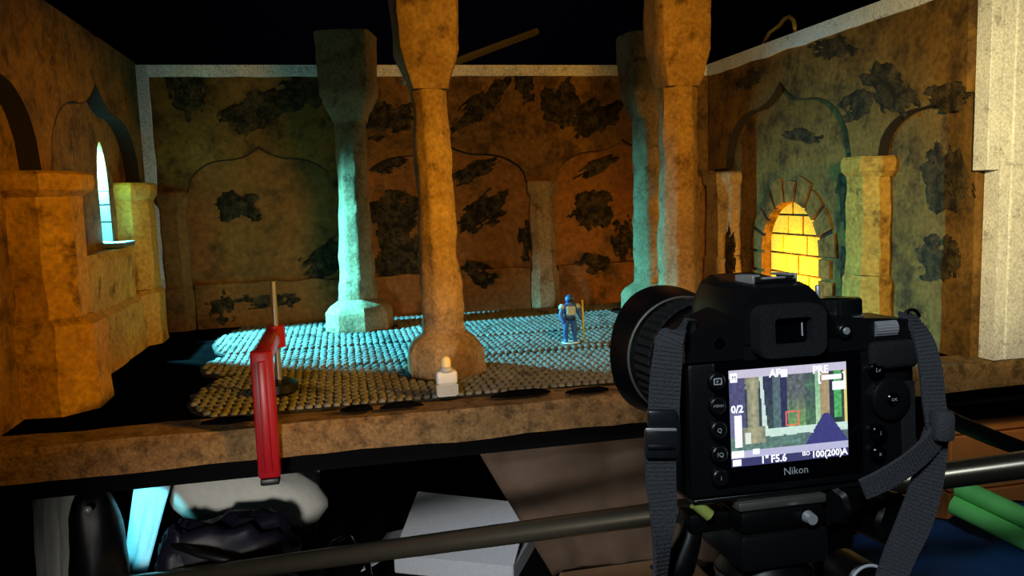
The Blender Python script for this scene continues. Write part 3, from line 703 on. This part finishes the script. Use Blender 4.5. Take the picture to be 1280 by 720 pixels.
# stand that carries the pipe outside the right edge
T = Thing('pipe_stand', (b0.x, b0.y, FL), 'black stand under the raised end of the steel pipe', 'stand')
T.part('post', MB().tube([(b0.x, b0.y, FL+0.01), (b0.x, b0.y, b0.z-0.014)], 0.012, 14), 'black_metal', True, angle=50)
T.part('foot', MB().lathe([(FL+0.0005, 0.12), (FL+0.012, 0.11)], 24, Matrix.Translation((b0.x, b0.y, 0))), 'black_metal')
# wooden crate at the right, under the table end
T = Thing('wooden_crate', (0.97, 1.1, SB), 'orange-brown wooden crate under the table end below the white post', 'crate')
a = atY(1192, 492, 0.99).x
for i in range(3):
    z0 = SB+0.088*i; T.part('plank', MB().rbox((a, 0.992, z0+0.0005), (1.07, 1.006, z0+0.086), 0.002, 1), 'crate_wood')
T.part('side_panel', MB().box((a, 1.0065, SB), (a+0.014, 1.30, SB+0.262)), 'crate_wood')
T.part('side_panel', MB().box((1.056, 1.0065, SB), (1.07, 1.30, SB+0.262)), 'crate_wood')
T.part('bottom_board', MB().box((a+0.015, 1.0065, SB), (1.055, 1.30, SB+0.012)), 'crate_wood')
# black cable tube crossing in front of the crate
mb = MB(); pts = [atD(1165, 512, 0.86), atD(1195, 528, 0.87), atD(1235, 545, 0.88), atD(1290, 566, 0.90), atD(1340, 610, 0.92)]
pts += [Vector((0.98, 0.74, -0.40)), Vector((1.25, 0.75, FL+0.02)), Vector((1.40, 0.75, FL+0.01))]
mb.tube(pts, 0.009, 12); single('black_hose', mb, 'bag_black', tuple(pts[-1]), 'thick black hose crossing in front of the wooden crate', 'hose', smooth=True)
a, b = atD(1196, 618, 0.93), atD(1300, 668, 0.86); d = (b-a).normalized()
T = Thing('green_foam_bar', tuple(b), 'bright green ridged foam bar above the blue cloth', 'foam bar')
sdir = Vector((0, 0, 1)).cross(d).normalized(); udir = d.cross(sdir)
for k, (du, r) in enumerate([(0.010, 0.011), (-0.012, 0.013)]):
    T.part('ridge', MB().tube([a+udir*du, (a+b)/2+udir*du, b+d*0.15+udir*du], r, 14), 'green_foam', True, angle=60)
# blue cloth heap at lower right
p = [atD(1070, 668, 1.0), atD(1300, 628, 1.0), atD(1340, 740, 0.78), atD(1050, 745, 0.80)]
single('blue_cloth', drape(*p, 22, 14, 0.014, 33), 'cloth_blue', tuple(p[3]), 'deep blue cloth spread below the green foam bar', 'cloth', smooth=True)
q = (p[0]+p[1]+p[2]+p[3])/4
T = Thing('storage_chest', (q.x, q.y, FL), 'dark chest standing under the blue cloth', 'chest')
zt = min(k.z for k in p)-0.04
T.part('chest_body', MB().rbox((q.x-0.16, q.y-0.05, FL+0.001), (q.x+0.20, q.y+0.06, zt-0.012), 0.006), 'rail_black')
T.part('chest_lid', MB().rbox((q.x-0.165, q.y-0.055, zt-0.0115), (q.x+0.205, q.y+0.065, zt+0.004), 0.004), 'rail_black')

# ------------------------------------------------------------------ the camera on its tripod
mm = 0.001
CZ = 40*mm                                 # screen centre above the body base
CR = Matrix.Rotation(radians(-0.8), 4, 'Z') @ Matrix.Rotation(radians(-4.0), 4, 'X')
CO = Vector((0.204, 0.336, 0.136)) - (CR @ Vector((0, 0, CZ)))
CM = Matrix.Translation(CO) @ CR; CI = CM.inverted()
K = Thing('dslr_camera', tuple(CO), 'black digital camera on a tripod, its lit rear screen showing the miniature hall', 'camera', rot=(radians(-4.0), 0, radians(-0.8)))
SC = Matrix.Translation((0, 0, CZ)) @ Matrix.Scale(mm, 4)     # millimetres about the screen centre
def kp(name, mb, mat, smooth=True, parent=None, angle=40):
    mb.v = [tuple(SC @ Vector(p)) for p in mb.v]; return K.part(name, mb, mat, smooth, parent, False, angle)
def cyl(x, y0, y1, z, r, n=24, bev=0.6):
    return MB().lathe([(y0, r-bev), (y0+bev, r), (y1, r)], n, Matrix.Translation((x, 0, z)), 'y')
body = kp('body', MB().rbox((-52, 2.5, -39), (70, 42, 41), 6, 3).rbox((-50, 1.2, -37), (46, 8, 27), 2.5, 2).rbox((40, 3, -39), (74, 60, 38), 9, 4), 'dslr_black')
kp('base_plate', MB().rbox((-48, 4, -41), (62, 40, -37.5), 1, 1), 'dslr_black')
# upper back panels sloping to the prism
def loft_y(secs, M=None): return MB().rings([[(x, y, z) for x, z in s] for y, s in secs], M)
kp('prism_hump', loft_y([(1.5, [(-30, 34), (-24, 47), (-17, 57), (-13, 60.5), (13, 60.5), (17, 57), (24, 47), (30, 34)]),
                         (8, [(-31, 34), (-25, 49), (-18, 59), (-13, 62), (13, 62), (18, 59), (25, 49), (31, 34)]),
                         (36, [(-27, 34), (-25, 50), (-20, 61), (-13, 64), (13, 64), (20, 61), (25, 50), (27, 34)]),
                         (54, [(-22, 36), (-22, 50), (-18, 62), (-12, 66), (12, 66), (18, 62), (22, 50), (22, 36)]),
                         (64, [(-19, 40), (-19, 50), (-15, 59), (-10, 62), (10, 62), (15, 59), (19, 50), (19, 40)]),
                         (69, [(-14, 44), (-14, 50), (-11, 55), (-7, 57), (7, 57), (11, 55), (14, 50), (14, 44)])]), 'dslr_black', angle=28)
kp('shoulder_panel', loft_y([(1.0, [(-51, 27.5), (-51, 37), (-44, 42), (-27, 47), (-22, 48), (-22, 27.5)]), (30, [(-51, 27.5), (-51, 38), (-44, 44), (-28, 50), (-22, 51), (-22, 27.5)])]), 'dslr_black', angle=28)
kp('shoulder_panel', loft_y([(1.5, [(22, 27.5), (22, 46), (30, 44), (66, 41), (71, 36), (71, 27.5)]), (30, [(22, 27.5), (22, 48), (30, 45), (66, 42), (71, 37), (71, 27.5)])]), 'dslr_black', angle=28)
kp('diopter_dial', cyl(-34, -0.2, 4, 36, 2.6, 16), 'gloss_black')
hs = kp('hot_shoe', MB().rbox((-11, 8, 61.5), (11, 27, 63.8), 0.5, 1), 'black_metal')
for s_ in (-1, 1):
    x0, x1 = sorted((s_*11.2, s_*7.8)); kp('shoe_rail', MB().rbox((x0, 8.5, 65.2), (x1, 26.5, 66.4), 0.3, 1).rbox((s_*11.2-0.7, 8.5, 62), (s_*11.2+0.7, 26.5, 66.4), 0.3, 1), 'chrome', parent=hs)
kp('shoe_spring', MB().rbox((-6, 9, 63.9), (6, 12, 65.0), 0.3, 1), 'chrome', parent=hs)
# eyecup
mb = MB()
def rr(hx, hz, r, n=6):
    pts = []
    for cx_, cz_, a0 in ((hx-r, hz-r, 0), (-hx+r, hz-r, pi/2), (-hx+r, -hz+r, pi), (hx-r, -hz+r, 3*pi/2)):
        for i in range(n+1): a = a0+pi/2*i/n; pts.append((cx_+r*cos(a), cz_+r*sin(a)))
    return pts
def frame(outer, inner, y0, y1, cx_, cz_, yin):
    n = len(outer); vs = [(x+cx_, y1, z+cz_) for x, z in outer]+[(x*0.97+cx_, y0, z*0.97+cz_) for x, z in outer]+[(x*1.05+cx_, y0, z*1.05+cz_) for x, z in inner]+[(x+cx_, yin, z+cz_) for x, z in inner]
    fs = []
    for j in range(n):
        k = (j+1) % n
        for r in range(3): fs.append((r*n+j, r*n+k, (r+1)*n+k, (r+1)*n+j))
    return MB().add(vs, fs)
ec = kp('eyecup', frame(rr(17.5, 12.5, 6), rr(9, 6, 2), -7.0, 2.0, 0, 40, -2.5), 'dslr_rubber', angle=50)
kp('eyepiece_glass', MB().rbox((-9, -2.6, 34), (9, -2.2, 46), 0.1, 1), 'glass_dark', parent=ec)
kp('eyepiece_rim', frame(rr(9, 6, 2), rr(7.2, 4.6, 1.2), -3.4, -2.6, 0, 40, -2.65), 'gloss_black', parent=ec)
kp('proximity_window', MB().rbox((5.8, -3.8, 37), (6.6, -3.4, 43.5), 0.15, 1), 'print_white', parent=ec)
# mode dial, top controls
Md = Matrix.Translation((37, 19, 0))
mb = MB(); pr = []
for z, r in ((43.5, 13.2), (44.5, 13.6), (51, 13.6), (52, 12.8)): pr.append([(r*(1+0.016*(j % 2))*cos(2*pi*j/72), r*(1+0.016*(j % 2))*sin(2*pi*j/72), z) for j in range(72)])
md_ = kp('mode_dial', MB().rings(pr, Md), 'dslr_black', angle=20)
kp('dial_skirt', MB().lathe([(42.2, 14.6), (43.4, 14.6)], 40, Md), 'chrome', parent=md_)
kp('dial_face', MB().lathe([(52.0, 11), (52.3, 10.6)], 32, Md), 'gloss_black', parent=md_)
kp('dial_pin', MB().lathe([(52.2, 1.3), (58, 1.3), (58.6, 0.8)], 10, Matrix.Translation((34, 27, 0))), 'chrome', parent=md_)
kp('shutter_button', MB().lathe([(40, 6), (43.5, 6), (44.5, 5)], 20, Matrix.Translation((61, 46, 0))), 'chrome')
kp('command_dial', MB().rings([[(x, 4+4.5*(1+0.05*(j % 2))*cos(2*pi*j/40), 37+4.5*(1+0.05*(j % 2))*sin(2*pi*j/40)) for j in range(40)] for x in (48, 60)]), 'chrome', angle=15)
kp('exposure_button', cyl(31, -1.0, 3, 37.5, 3.6, 22), 'dslr_black')
kp('exposure_button_cap', cyl(31, -1.8, -0.9, 37.5, 1.8, 16, 0.3), 'chrome')
kp('thumb_rest', MB().rbox((44, -2.0, 17), (70, 4, 31), 3, 3), 'dslr_rubber')
kp('grip_rubber', MB().rbox((66, 8, -34), (75.5, 56, 30), 4, 3), 'dslr_rubber')
# rear screen
kp('screen_bezel', MB().rbox((-37, -0.6, -32), (39, 2.0, 27.0), 1.2, 2), 'gloss_black')
W_, H_ = 61.0, 45.7
def screen_color(u, v):
    n = noise.noise(Vector((u*34, v*26, 1)))*0.5; n2 = noise.noise(Vector((u*9, v*7, 4)))
    def c(r, g, b, k=0.16): f = 1+k*n; return (r*f, g*f, b*f)
    if v < 0.085: return c(204, 198, 220, 0.05)
    if v > 0.915: return c(62, 62, 108, 0.2)
    if v > 0.845-0.01*u: return c(188, 188, 220, 0.06)
    # silhouette of the camera itself
    sil = 0.53 + max(0, abs(u-0.815)-0.025)*1.9
    if u > 0.61+0.02*n2 and v > sil and (v > 0.735 or abs(u-0.83) < 0.13): return c(64, 66, 128, 0.15)
    # front pillar
    hw = 0.048+(0.045 if v > 0.60 else 0)+(0.012 if v < 0.2 else 0)+0.006*n2
    if abs(u-0.20+0.01*(1-v)) < hw and 0.085 < v < 0.77:
        if abs(u-0.143) < 0.024 and v > 0.66: return (226, 236, 226)
        e = abs(u-0.20)/hw; return c(172-40*e, 170-34*e, 136-20*e, 0.3)
    lw = 0.014+0.03*max(0, v-0.35)
    if v < 0.64 and abs(u-0.262-0.045*v) < lw: return c(206, 228, 220, 0.15)
    if 0.63 < v < 0.715+0.02*n2 and u > 0.27: return c(206, 234, 222, 0.12)
    if v >= 0.70:
        return c(96, 128, 120, 0.5) if u < 0.63 else c(90, 110, 116, 0.4)
    if u < 0.13: return c(84, 84, 124, 0.3) if u > 0.10 or v < 0.4 else c(110, 112, 150, 0.3)
    if abs(u-0.095) < 0.006: return c(200, 206, 210)
    if u < 0.36: return c(52+20*v, 52+50*v, 86, 0.5)
    if u < 0.43: return c(88, 104+20*v, 118, 0.4)
    if u < 0.48: return c(52, 56, 92, 0.4)
    g = max(0, min(1, (v-0.28)/0.35))
    if u < 0.64: return c(98+20*g+40*max(0, n2)*g, 104+62*g, 108-6*g, 0.6)
    if u < 0.725: return c(78, 94+24*g+30*max(0, n2), 92, 0.6)
    if u < 0.765: return c(140+50*g, 196+30*g, 150+30*g, 0.4)
    if u < 0.845: return c(172, 152, 118, 0.2)
    if u < 0.885: return c(52, 58, 78, 0.4)
    if u < 0.955: return c(84, 176, 104, 0.5) if v < 0.58 else c(40, 66, 56, 0.5)
    if u < 0.975: return c(70, 74, 70, 0.4)
    return c(226, 214, 130, 0.1)
NU, NV = 124, 93
me = bpy.data.meshes.new('screen'); vs = []; fs = []; cols = []
for i in range(NV+1):
    for j in range(NU+1): vs.append(tuple(SC @ Vector((-W_/2+W_*j/NU, -0.75, H_/2-H_*i/NV))))
for i in range(NV):
    for j in range(NU):
        q = i*(NU+1)+j; fs.append((q, q+NU+1, q+NU+2, q+1)); cols.append(lin(tuple(max(0, min(255, x))/255 for x in screen_color((j+0.5)/NU, (i+0.5)/NV))))
me.from_pydata(vs, [], fs); me.materials.append(MATS['screen_image'])
at = me.color_attributes.new('picture', 'FLOAT_COLOR', 'CORNER')
k = 0
for p, c_ in zip(me.polygons, cols):
    for li in p.loop_indices: at.data[li].color = (*c_, 1)
scr = bpy.data.objects.new('screen', me); COL.objects.link(scr); scr.parent = K.o; scr['label'] = 'lit rear screen with a live view of the pillars'
XR90 = Matrix.Rotation(pi/2, 4, 'X')
def stext(txt, u, v, size, mat='screen_white', y=-0.95, bold=0.0, name='screen_text'):
    M = Matrix.Translation((-W_/2+W_*u, y, H_/2-H_*v)) @ XR90 @ Matrix.Shear('XZ', 4, (0, 0))
    mb = text_mb(txt, size*1.12, M, bold=0.03 if mat == 'screen_white' else 0); return kp(name, mb, mat, False, scr)
def srect(u0, v0, u1, v1, mat='screen_white', y=-0.93):
    return kp('screen_icon', MB().box((-W_/2+W_*u0, y, H_/2-H_*v1), (-W_/2+W_*u1, y+0.12, H_/2-H_*v0)), mat, False, scr)
srect(0.01, 0.03, 0.068, 0.125); stext('M', 0.04, 0.078, 2.6, 'gloss_black', -1.0)
stext('AF', 0.385, 0.065, 4.6); srect(0.435, 0.03, 0.49, 0.11)
stext('PRE', 0.775, 0.065, 4.6); stext('[', 0.762, 0.150, 4.6); stext(']', 0.978, 0.150, 4.6); srect(0.785, 0.125, 0.955, 0.175); srect(0.875, 0.20, 0.99, 0.29)
stext('0/2', 0.06, 0.405, 4.4); srect(0.035, 0.47, 0.095, 0.80)
for (u0, v0, u1, v1) in ((0.465, 0.47, 0.58, 0.482), (0.465, 0.61, 0.58, 0.622), (0.465, 0.482, 0.475, 0.61), (0.570, 0.482, 0.58, 0.61)): srect(u0, v0, u1, v1, 'screen_red')
srect(0.005, 0.835, 0.105, 0.905); srect(0.18, 0.83, 0.235, 0.885); srect(0.01, 0.925, 0.08, 0.99)
stext('1"', 0.275, 0.955, 4.4); stext('F5.6', 0.395, 0.955, 4.4); stext('ISO', 0.63, 0.935, 2.4); stext('100(200)', 0.81, 0.955, 4.0); stext('A', 0.965, 0.955, 4.0)
kp('lettering', text_mb('Nikon', 5.2, Matrix.Translation((2.5, -0.75, -27.6)) @ XR90), 'print_white', False)
# buttons on the left with white icons
zb = [18.5, 7.0, -4.5, -16.0, -27.0]
for i, z in enumerate(zb):
    bt = kp('button', MB().lathe([(-1.9, 3.4), (-1.4, 4.0), (1, 4.0)], 24, Matrix.Translation((-36.5, 0, z)), 'y'), 'dslr_black')
    ring = [(4.7*cos(2*pi*j/24), 4.7*sin(2*pi*j/24)) for j in range(24)]
    kp('button_ring', frame(ring, [(a*0.88, b*0.88) for a, b in ring], -0.95, 0, -36.5, z, -0.3), 'lens_black', parent=bt)
    if i == 0:
        kp('button_icon', frame([(x*1, z_) for x, z_ in rr(2.1, 1.6, 0.3, 1)], [(x*0.72, z_*0.66) for x, z_ in rr(2.1, 1.6, 0.3, 1)], -2.15, -1.9, -36.5, z, -1.95).add([(-37.2, -2.1, z-0.7), (-37.2, -2.1, z+0.7), (-36, -2.1, z)], [(0, 1, 2)]), 'print_white', False, bt)
    else:
        kp('button_icon', text_mb(['', 'MENU', 'Q', '?Q', 'i'][i] if i != 1 else 'MENU', 1.9 if i == 1 else 3.0, Matrix.Translation((-36.5, -2.0, z)) @ XR90), 'print_white', False, bt)
# right hand controls
ms = kp('multi_selector', MB().lathe([(-1.4, 9.0), (-0.6, 10.4), (3, 10.8)], 32, Matrix.Translation((55, 0, 2.5)), 'y'), 'dslr_black')
kp('ok_button', MB().lathe([(-2.4, 2.8), (-1.9, 3.4), (-1, 3.4)], 20, Matrix.Translation((55, 0, 2.5)), 'y'), 'gloss_black', parent=ms)
kp('ok_print', text_mb('OK', 2.2, Matrix.Translation((55, -2.5, 2.5)) @ XR90), 'print_white', False, ms)
for i, (x, z, r) in enumerate(((47, 17.5, 4.0), (47.5, -13.5, 4.2), (47, -23.5, 3.8))):
    bt = kp('button', cyl(x, -1.8, 3, z, r, 24), 'gloss_black'); kp('button_icon', text_mb(['Lv', 'i', 'x'][i], 3.0, Matrix.Translation((x, -1.95, z)) @ XR90), 'print_white', False, bt)
kp('memory_door_seam', MB().rbox((62, 1.6, -30), (70, 3.4, 10), 0.6, 1), 'dslr_rubber')
# lens
LZ = 13.0
ML = Matrix.Translation((0, 0, LZ))
lens = kp('lens', MB().lathe([(40, 31), (44, 33), (58, 33), (60, 34.5), (78, 34.5), (80, 33.5), (110, 34.5), (134, 36.0), (138, 36.0), (138, 33), (124, 26)], 56, ML, 'y'), 'lens_black', angle=35)
kp('front_glass', MB().lathe([(124, 26), (127, 20), (129, 10), (129.5, 1)], 40, ML, 'y'), 'glass_dark', parent=lens)
def ribbed(y0, y1, r, n, h=0.035):
    rg = []
    for y, k in ((y0, 0), (y0+0.8, 1), (y1-0.8, 1), (y1, 0)):
        rg.append([((r+(h*r if (j % 4) in (1, 2) else 0)*k)*sin(2*pi*j/n), y, (r+(h*r if (j % 4) in (1, 2) else 0)*k)*cos(2*pi*j/n)) for j in range(n)])
    return MB().rings(rg, ML, False)
kp('zoom_ring', ribbed(88, 113, 35.3, 176, 0.045), 'dslr_rubber', True, lens, 15)
kp('focus_ring', ribbed(62, 74, 34.9, 208, 0.02), 'dslr_rubber', True, lens, 15)
kp('silver_ring', MB().lathe([(119.5, 36.6), (119.8, 37.6), (121.2, 37.6), (121.5, 36.6)], 56, ML, 'y', False), 'steel', True, lens)
# petal hood
rg = []
n = 72
for k_, (yb, r) in enumerate(((123, 37.4), (130, 39.5), (1, 43.0), (1, 41.8), (131, 38.0), (124, 36.2))):
    ring = []
    for j in range(n):
        a = 2*pi*j/n; yf = 148+10*cos(2*a)
        ring.append((r*sin(a), yf if yb == 1 else yb, r*cos(a)))
    rg.append(ring)
kp('lens_hood', MB().rings(rg+[rg[0]], ML, False), 'lens_black', True, lens, 35)
# straps -----------------------------------------------------------------
def sp(pts): return [CI @ atD(*p) for p in pts]
def smoothpath(pts, n=5):
    out = []; P = [Vector(p) for p in pts]
    for i in range(len(P)-1):
        p0, p1, p2, p3 = P[max(0, i-1)], P[i], P[i+1], P[min(len(P)-1, i+2)]
        for k in range(n):
            t = k/n; out.append(0.5*((2*p1)+(-p0+p2)*t+(2*p0-5*p1+4*p2-p3)*t*t+(-p0+3*p1-3*p2+p3)*t**3))
    return out+[P[-1]]
def strap(name, pts, wid, dirs, mat='webbing', parent=None):
    """woven strap: path in the picture's own place, ribs every 2 mm"""
    c = smoothpath(sp(pts), 9); n = len(c)
    def il(L, t): x = t*(len(L)-1); i = min(int(x), len(L)-2); return L[i]*(1-(x-i))+L[i+1]*(x-i)
    D3 = CI.to_3x3()
    wd = [D3 @ il([Vector(d) for d in dirs], i/(n-1)) for i in range(n)]
    ww = [il(wid, i/(n-1)) for i in range(n)]
    o = K.part(name, MB().ribbon(c, ww, wd, 0.0008), mat, True, parent, False, 40)
    return o, c, wd, ww
def weave(o, c, wd, ww, step=0.0019):
    mb = MB(); acc = 0
    for i in range(1, len(c)):
        seg = c[i]-c[i-1]; L = seg.length; t = seg.normalized(); pos = step-acc
        while pos < L:
            p = c[i-1]+t*pos; d = wd[i]-t*wd[i].dot(t); d.normalize(); h = ww[i]/2*0.97; nn = t.cross(d).normalized()
            a = [p-d*h-t*0.0005, p+d*h-t*0.0005, p+d*h+t*0.0005, p-d*h+t*0.0005]
            mb.add([q-nn*0.0012 for q in a]+[q+nn*0.0012 for q in a], [(0, 1, 2, 3), (4, 5, 6, 7), (0, 1, 5, 4), (1, 2, 6, 5), (2, 3, 7, 6), (3, 0, 4, 7)])
            pos += step
        acc = (acc+L) % step
    ob = K.part('woven_ribs', mb, 'webbing', False, o, False); ob['kind'] = 'stuff'
rt = tuple(RT)
A = strap('neck_strap', [(868, 410, .378), (852, 411, .368), (838, 424, .362), (834, 450, .360), (831, 485, .359), (829, 525, .358)], [.008, .010, .012, .0135, .014, .014], [(0.3, 0.2, 1), (0.6, 0.1, 0.6), rt, rt, rt, rt]); weave(*A)
A = strap('neck_strap', [(826, 545, .357), (826, 600, .357), (829, 640, .357), (827, 690, .357), (822, 760, .357)], [.0138, .0135, .012, .009, .007], [rt, rt, rt, (0.8, 0.3, 0.3), (0.6, 0.5, 0.3)]); weave(*A)
def world_box(name, x0, y0, x1, y1, d, th, mat, parent, r=0.0012):
    M = CI @ Matrix(((RT.x, FW.x, UP.x, 0), (RT.y, FW.y, UP.y, 0), (RT.z, FW.z, UP.z, 0), (0, 0, 0, 1)))
    c = CI @ atD((x0+x1)/2, (y0+y1)/2, d); R3 = M.to_3x3().to_4x4(); s = d/F
    return K.part(name, MB().rbox((-(x1-x0)/2*s, -th/2, -(y1-y0)/2*s), ((x1-x0)/2*s, th/2, (y1-y0)/2*s), r, 2, Matrix.Translation(c) @ R3), mat, True, parent, False, 40)
world_box('buckle', 809, 512, 846, 534, .3555, .005, 'buckle', A[0])
world_box('buckle', 806, 536, 847, 572, .3555, .006, 'buckle', A[0])
world_box('buckle_bar', 807, 535, 846, 539, .3528, .001, 'chrome', A[0], 0.0004)
world_box('buckle_slot', 810, 556, 844, 562, .3522, .0012, 'bag_black', A[0], 0.0004)
A = strap('neck_strap', [(1128, 392, .402), (1142, 402, .396), (1155, 428, .391), (1163, 462, .388), (1167, 500, .386), (1172, 535, .384)], [.007, .009, .010, .011, .011, .011], [(0.5, 0.6, 0), (0.6, 0.5, 0.2), rt, rt, rt, rt]); weave(*A)
A = strap('neck_strap', [(1176, 528, .383), (1166, 552, .381), (1140, 577, .378), (1108, 598, .376), (1078, 612, .376)], [.010, .0105, .011, .011, .010], [(0.5, 0, -0.6), (0.4, 0, -0.8), (0.4, 0, -0.9), (0.3, 0, -1), (0.3, 0, -1)]); weave(*A)
A = strap('neck_strap', [(1172, 530, .386), (1166, 560, .385), (1157, 610, .384), (1142, 655, .383), (1122, 700, .382), (1105, 750, .381)], [.010, .0135, .0155, .0165, .015, .014], [rt, rt, rt, rt, rt, rt]); weave(*A)
world_box('keeper_loop', 1164, 512, 1190, 552, .380, .010, 'webbing', A[0], 0.003)
for (x, y, d) in ((862, 411, .378), (1140, 397, .400)):
    c = CI @ atD(x, y, d); n = 16
    K.part('strap_lug', MB().tube([c+Vector((0.004*cos(2*pi*j/n), 0.001*j/n, 0.004*sin(2*pi*j/n))) for j in range(n+1)], 0.0009, 6), 'black_metal', True, None, False)

# tripod -------------------------------------------------------------------
hd = CM @ (SC @ Vector((-2, 22, -41.2)))
TP = Thing('tripod', (hd.x, hd.y, FL), 'black tripod with clamp knobs and bubble level holding up the camera', 'tripod')
TM = Matrix.Translation(hd) @ CR @ Matrix.Scale(mm, 4)
def tp(name, mb, mat, smooth=True, parent=None, angle=40):
    mb.v = [tuple(TM @ Vector(p)) for p in mb.v]; return TP.part(name, mb, mat, smooth, parent, True, angle)
tp('release_plate', MB().rbox((-24, -20, -4.5), (22, 20, -0.2), 1, 2), 'steel')
tp('plate_clamp', MB().rbox((-24, -22, -15), (20, 22, -4.8), 2, 2), 'black_metal')
tp('head_block', MB().rbox((-25, -23, -33), (21, 24, -15.5), 2.5, 2), 'dslr_black')
tp('screw_cap', MB().lathe([(-27, 2.6), (-22.5, 3.2)], 16, Matrix.Translation((10, 0, -9.5)), 'y'), 'chrome')
v_ = tp('bubble_level', MB().tube([(-44, -14, 0.5), (-37, -15, -6)], 3.0, 14), 'vial')
tp('level_bracket', MB().rbox((-46, -12, -16), (-25, 4, -6), 2, 2), 'black_metal')
tp('side_lever', MB().tube([(-40, -4, -10), (-44, -6, -20), (-50, -8, -30), (-58, -8, -38)], [5, 6, 8, 10], 14), 'black_metal')
Mk = Matrix.Translation((40, -8, -8)) @ Matrix.Rotation(radians(-62), 4, 'Z')
kn = MB().rings([[(r*(1+0.07*(j % 4 < 2))*sin(2*pi*j/32), y, r*(1+0.07*(j % 4 < 2))*cos(2*pi*j/32)) for j in range(32)] for y, r in ((-16, 8), (-14, 10), (2, 10), (4, 7), (16, 5))], Mk)
tp('clamp_knob', kn, 'black_metal', angle=25)
tp('knob_stem', MB().tube([(20, 0, -12), (34, -4, -10)], 4.5, 12), 'black_metal')
Mk = Matrix.Translation((62, -4, -20)) @ Matrix.Rotation(radians(10), 4, 'Z')
tp('tilt_knob', MB().rings([[(r*(1+0.06*(j % 4 < 2))*sin(2*pi*j/32), y, r*(1+0.06*(j % 4 < 2))*cos(2*pi*j/32)) for j in range(32)] for y, r in ((-12, 11), (-10, 13), (6, 13), (8, 10))], Mk), 'black_metal', angle=25)
tp('tilt_arm', MB().tube([(18, 4, -24), (40, 4, -22), (58, 0, -20)], 6, 12), 'black_metal')
pn = tp('pan_base', MB().lathe([(-60, 24), (-40, 24), (-38, 22), (-33.5, 20)], 36, Matrix.Translation((-2, 0, 0))), 'black_metal')
tp('pan_ring', MB().lathe([(-42.5, 24.4), (-40.5, 24.6)], 36, Matrix.Translation((-2, 0, 0)), caps=False), 'steel', parent=pn)
Mk = Matrix.Translation((42, -10, -48))
tp('pan_knob', MB().lathe([(-12, 9), (-10, 11), (10, 11), (14, 6)], 26, Mk, 'y'), 'black_metal')
tp('pan_knob_rim', MB().tube([(42+10.5*sin(a), -22.3, -48+10.5*cos(a)) for a in lins(-1.9, 0.9, 16)], 0.8, 6), 'print_white')
tp('side_block', MB().rbox((-66, -10, -62), (-38, 14, -44), 3, 2), 'black_metal')
bz = (TM @ Vector((-2, 0, -60))).z
TP.part('centre_column', MB().tube([(hd.x, hd.y, bz+0.004), (hd.x, hd.y, bz-0.30)], 0.013, 18), 'black_metal', True, angle=40)
TP.part('shoulder', MB().lathe([(bz-0.12, 0.03), (bz-0.06, 0.034), (bz-0.05, 0.02)], 24, Matrix.Translation((hd.x, hd.y, 0))), 'black_metal', True, angle=40)
for i in range(3):
    a = radians(90+120*i+180); dx, dy = cos(a), sin(a)
    lg = TP.part('leg', MB().tube([(hd.x+dx*0.03, hd.y+dy*0.03, bz-0.08), (hd.x+dx*0.17, hd.y+dy*0.17, bz-0.40), (hd.x+dx*0.30, hd.y+dy*0.30, FL+0.02)], [0.013, 0.012, 0.009], 14), 'black_metal', True, angle=40)
    TP.part('rubber_foot', MB().lathe([(FL+0.0005, 0.012), (FL+0.025, 0.011)], 14, Matrix.Translation((hd.x+dx*0.305, hd.y+dy*0.305, 0))), 'bag_black', True, lg, angle=40)
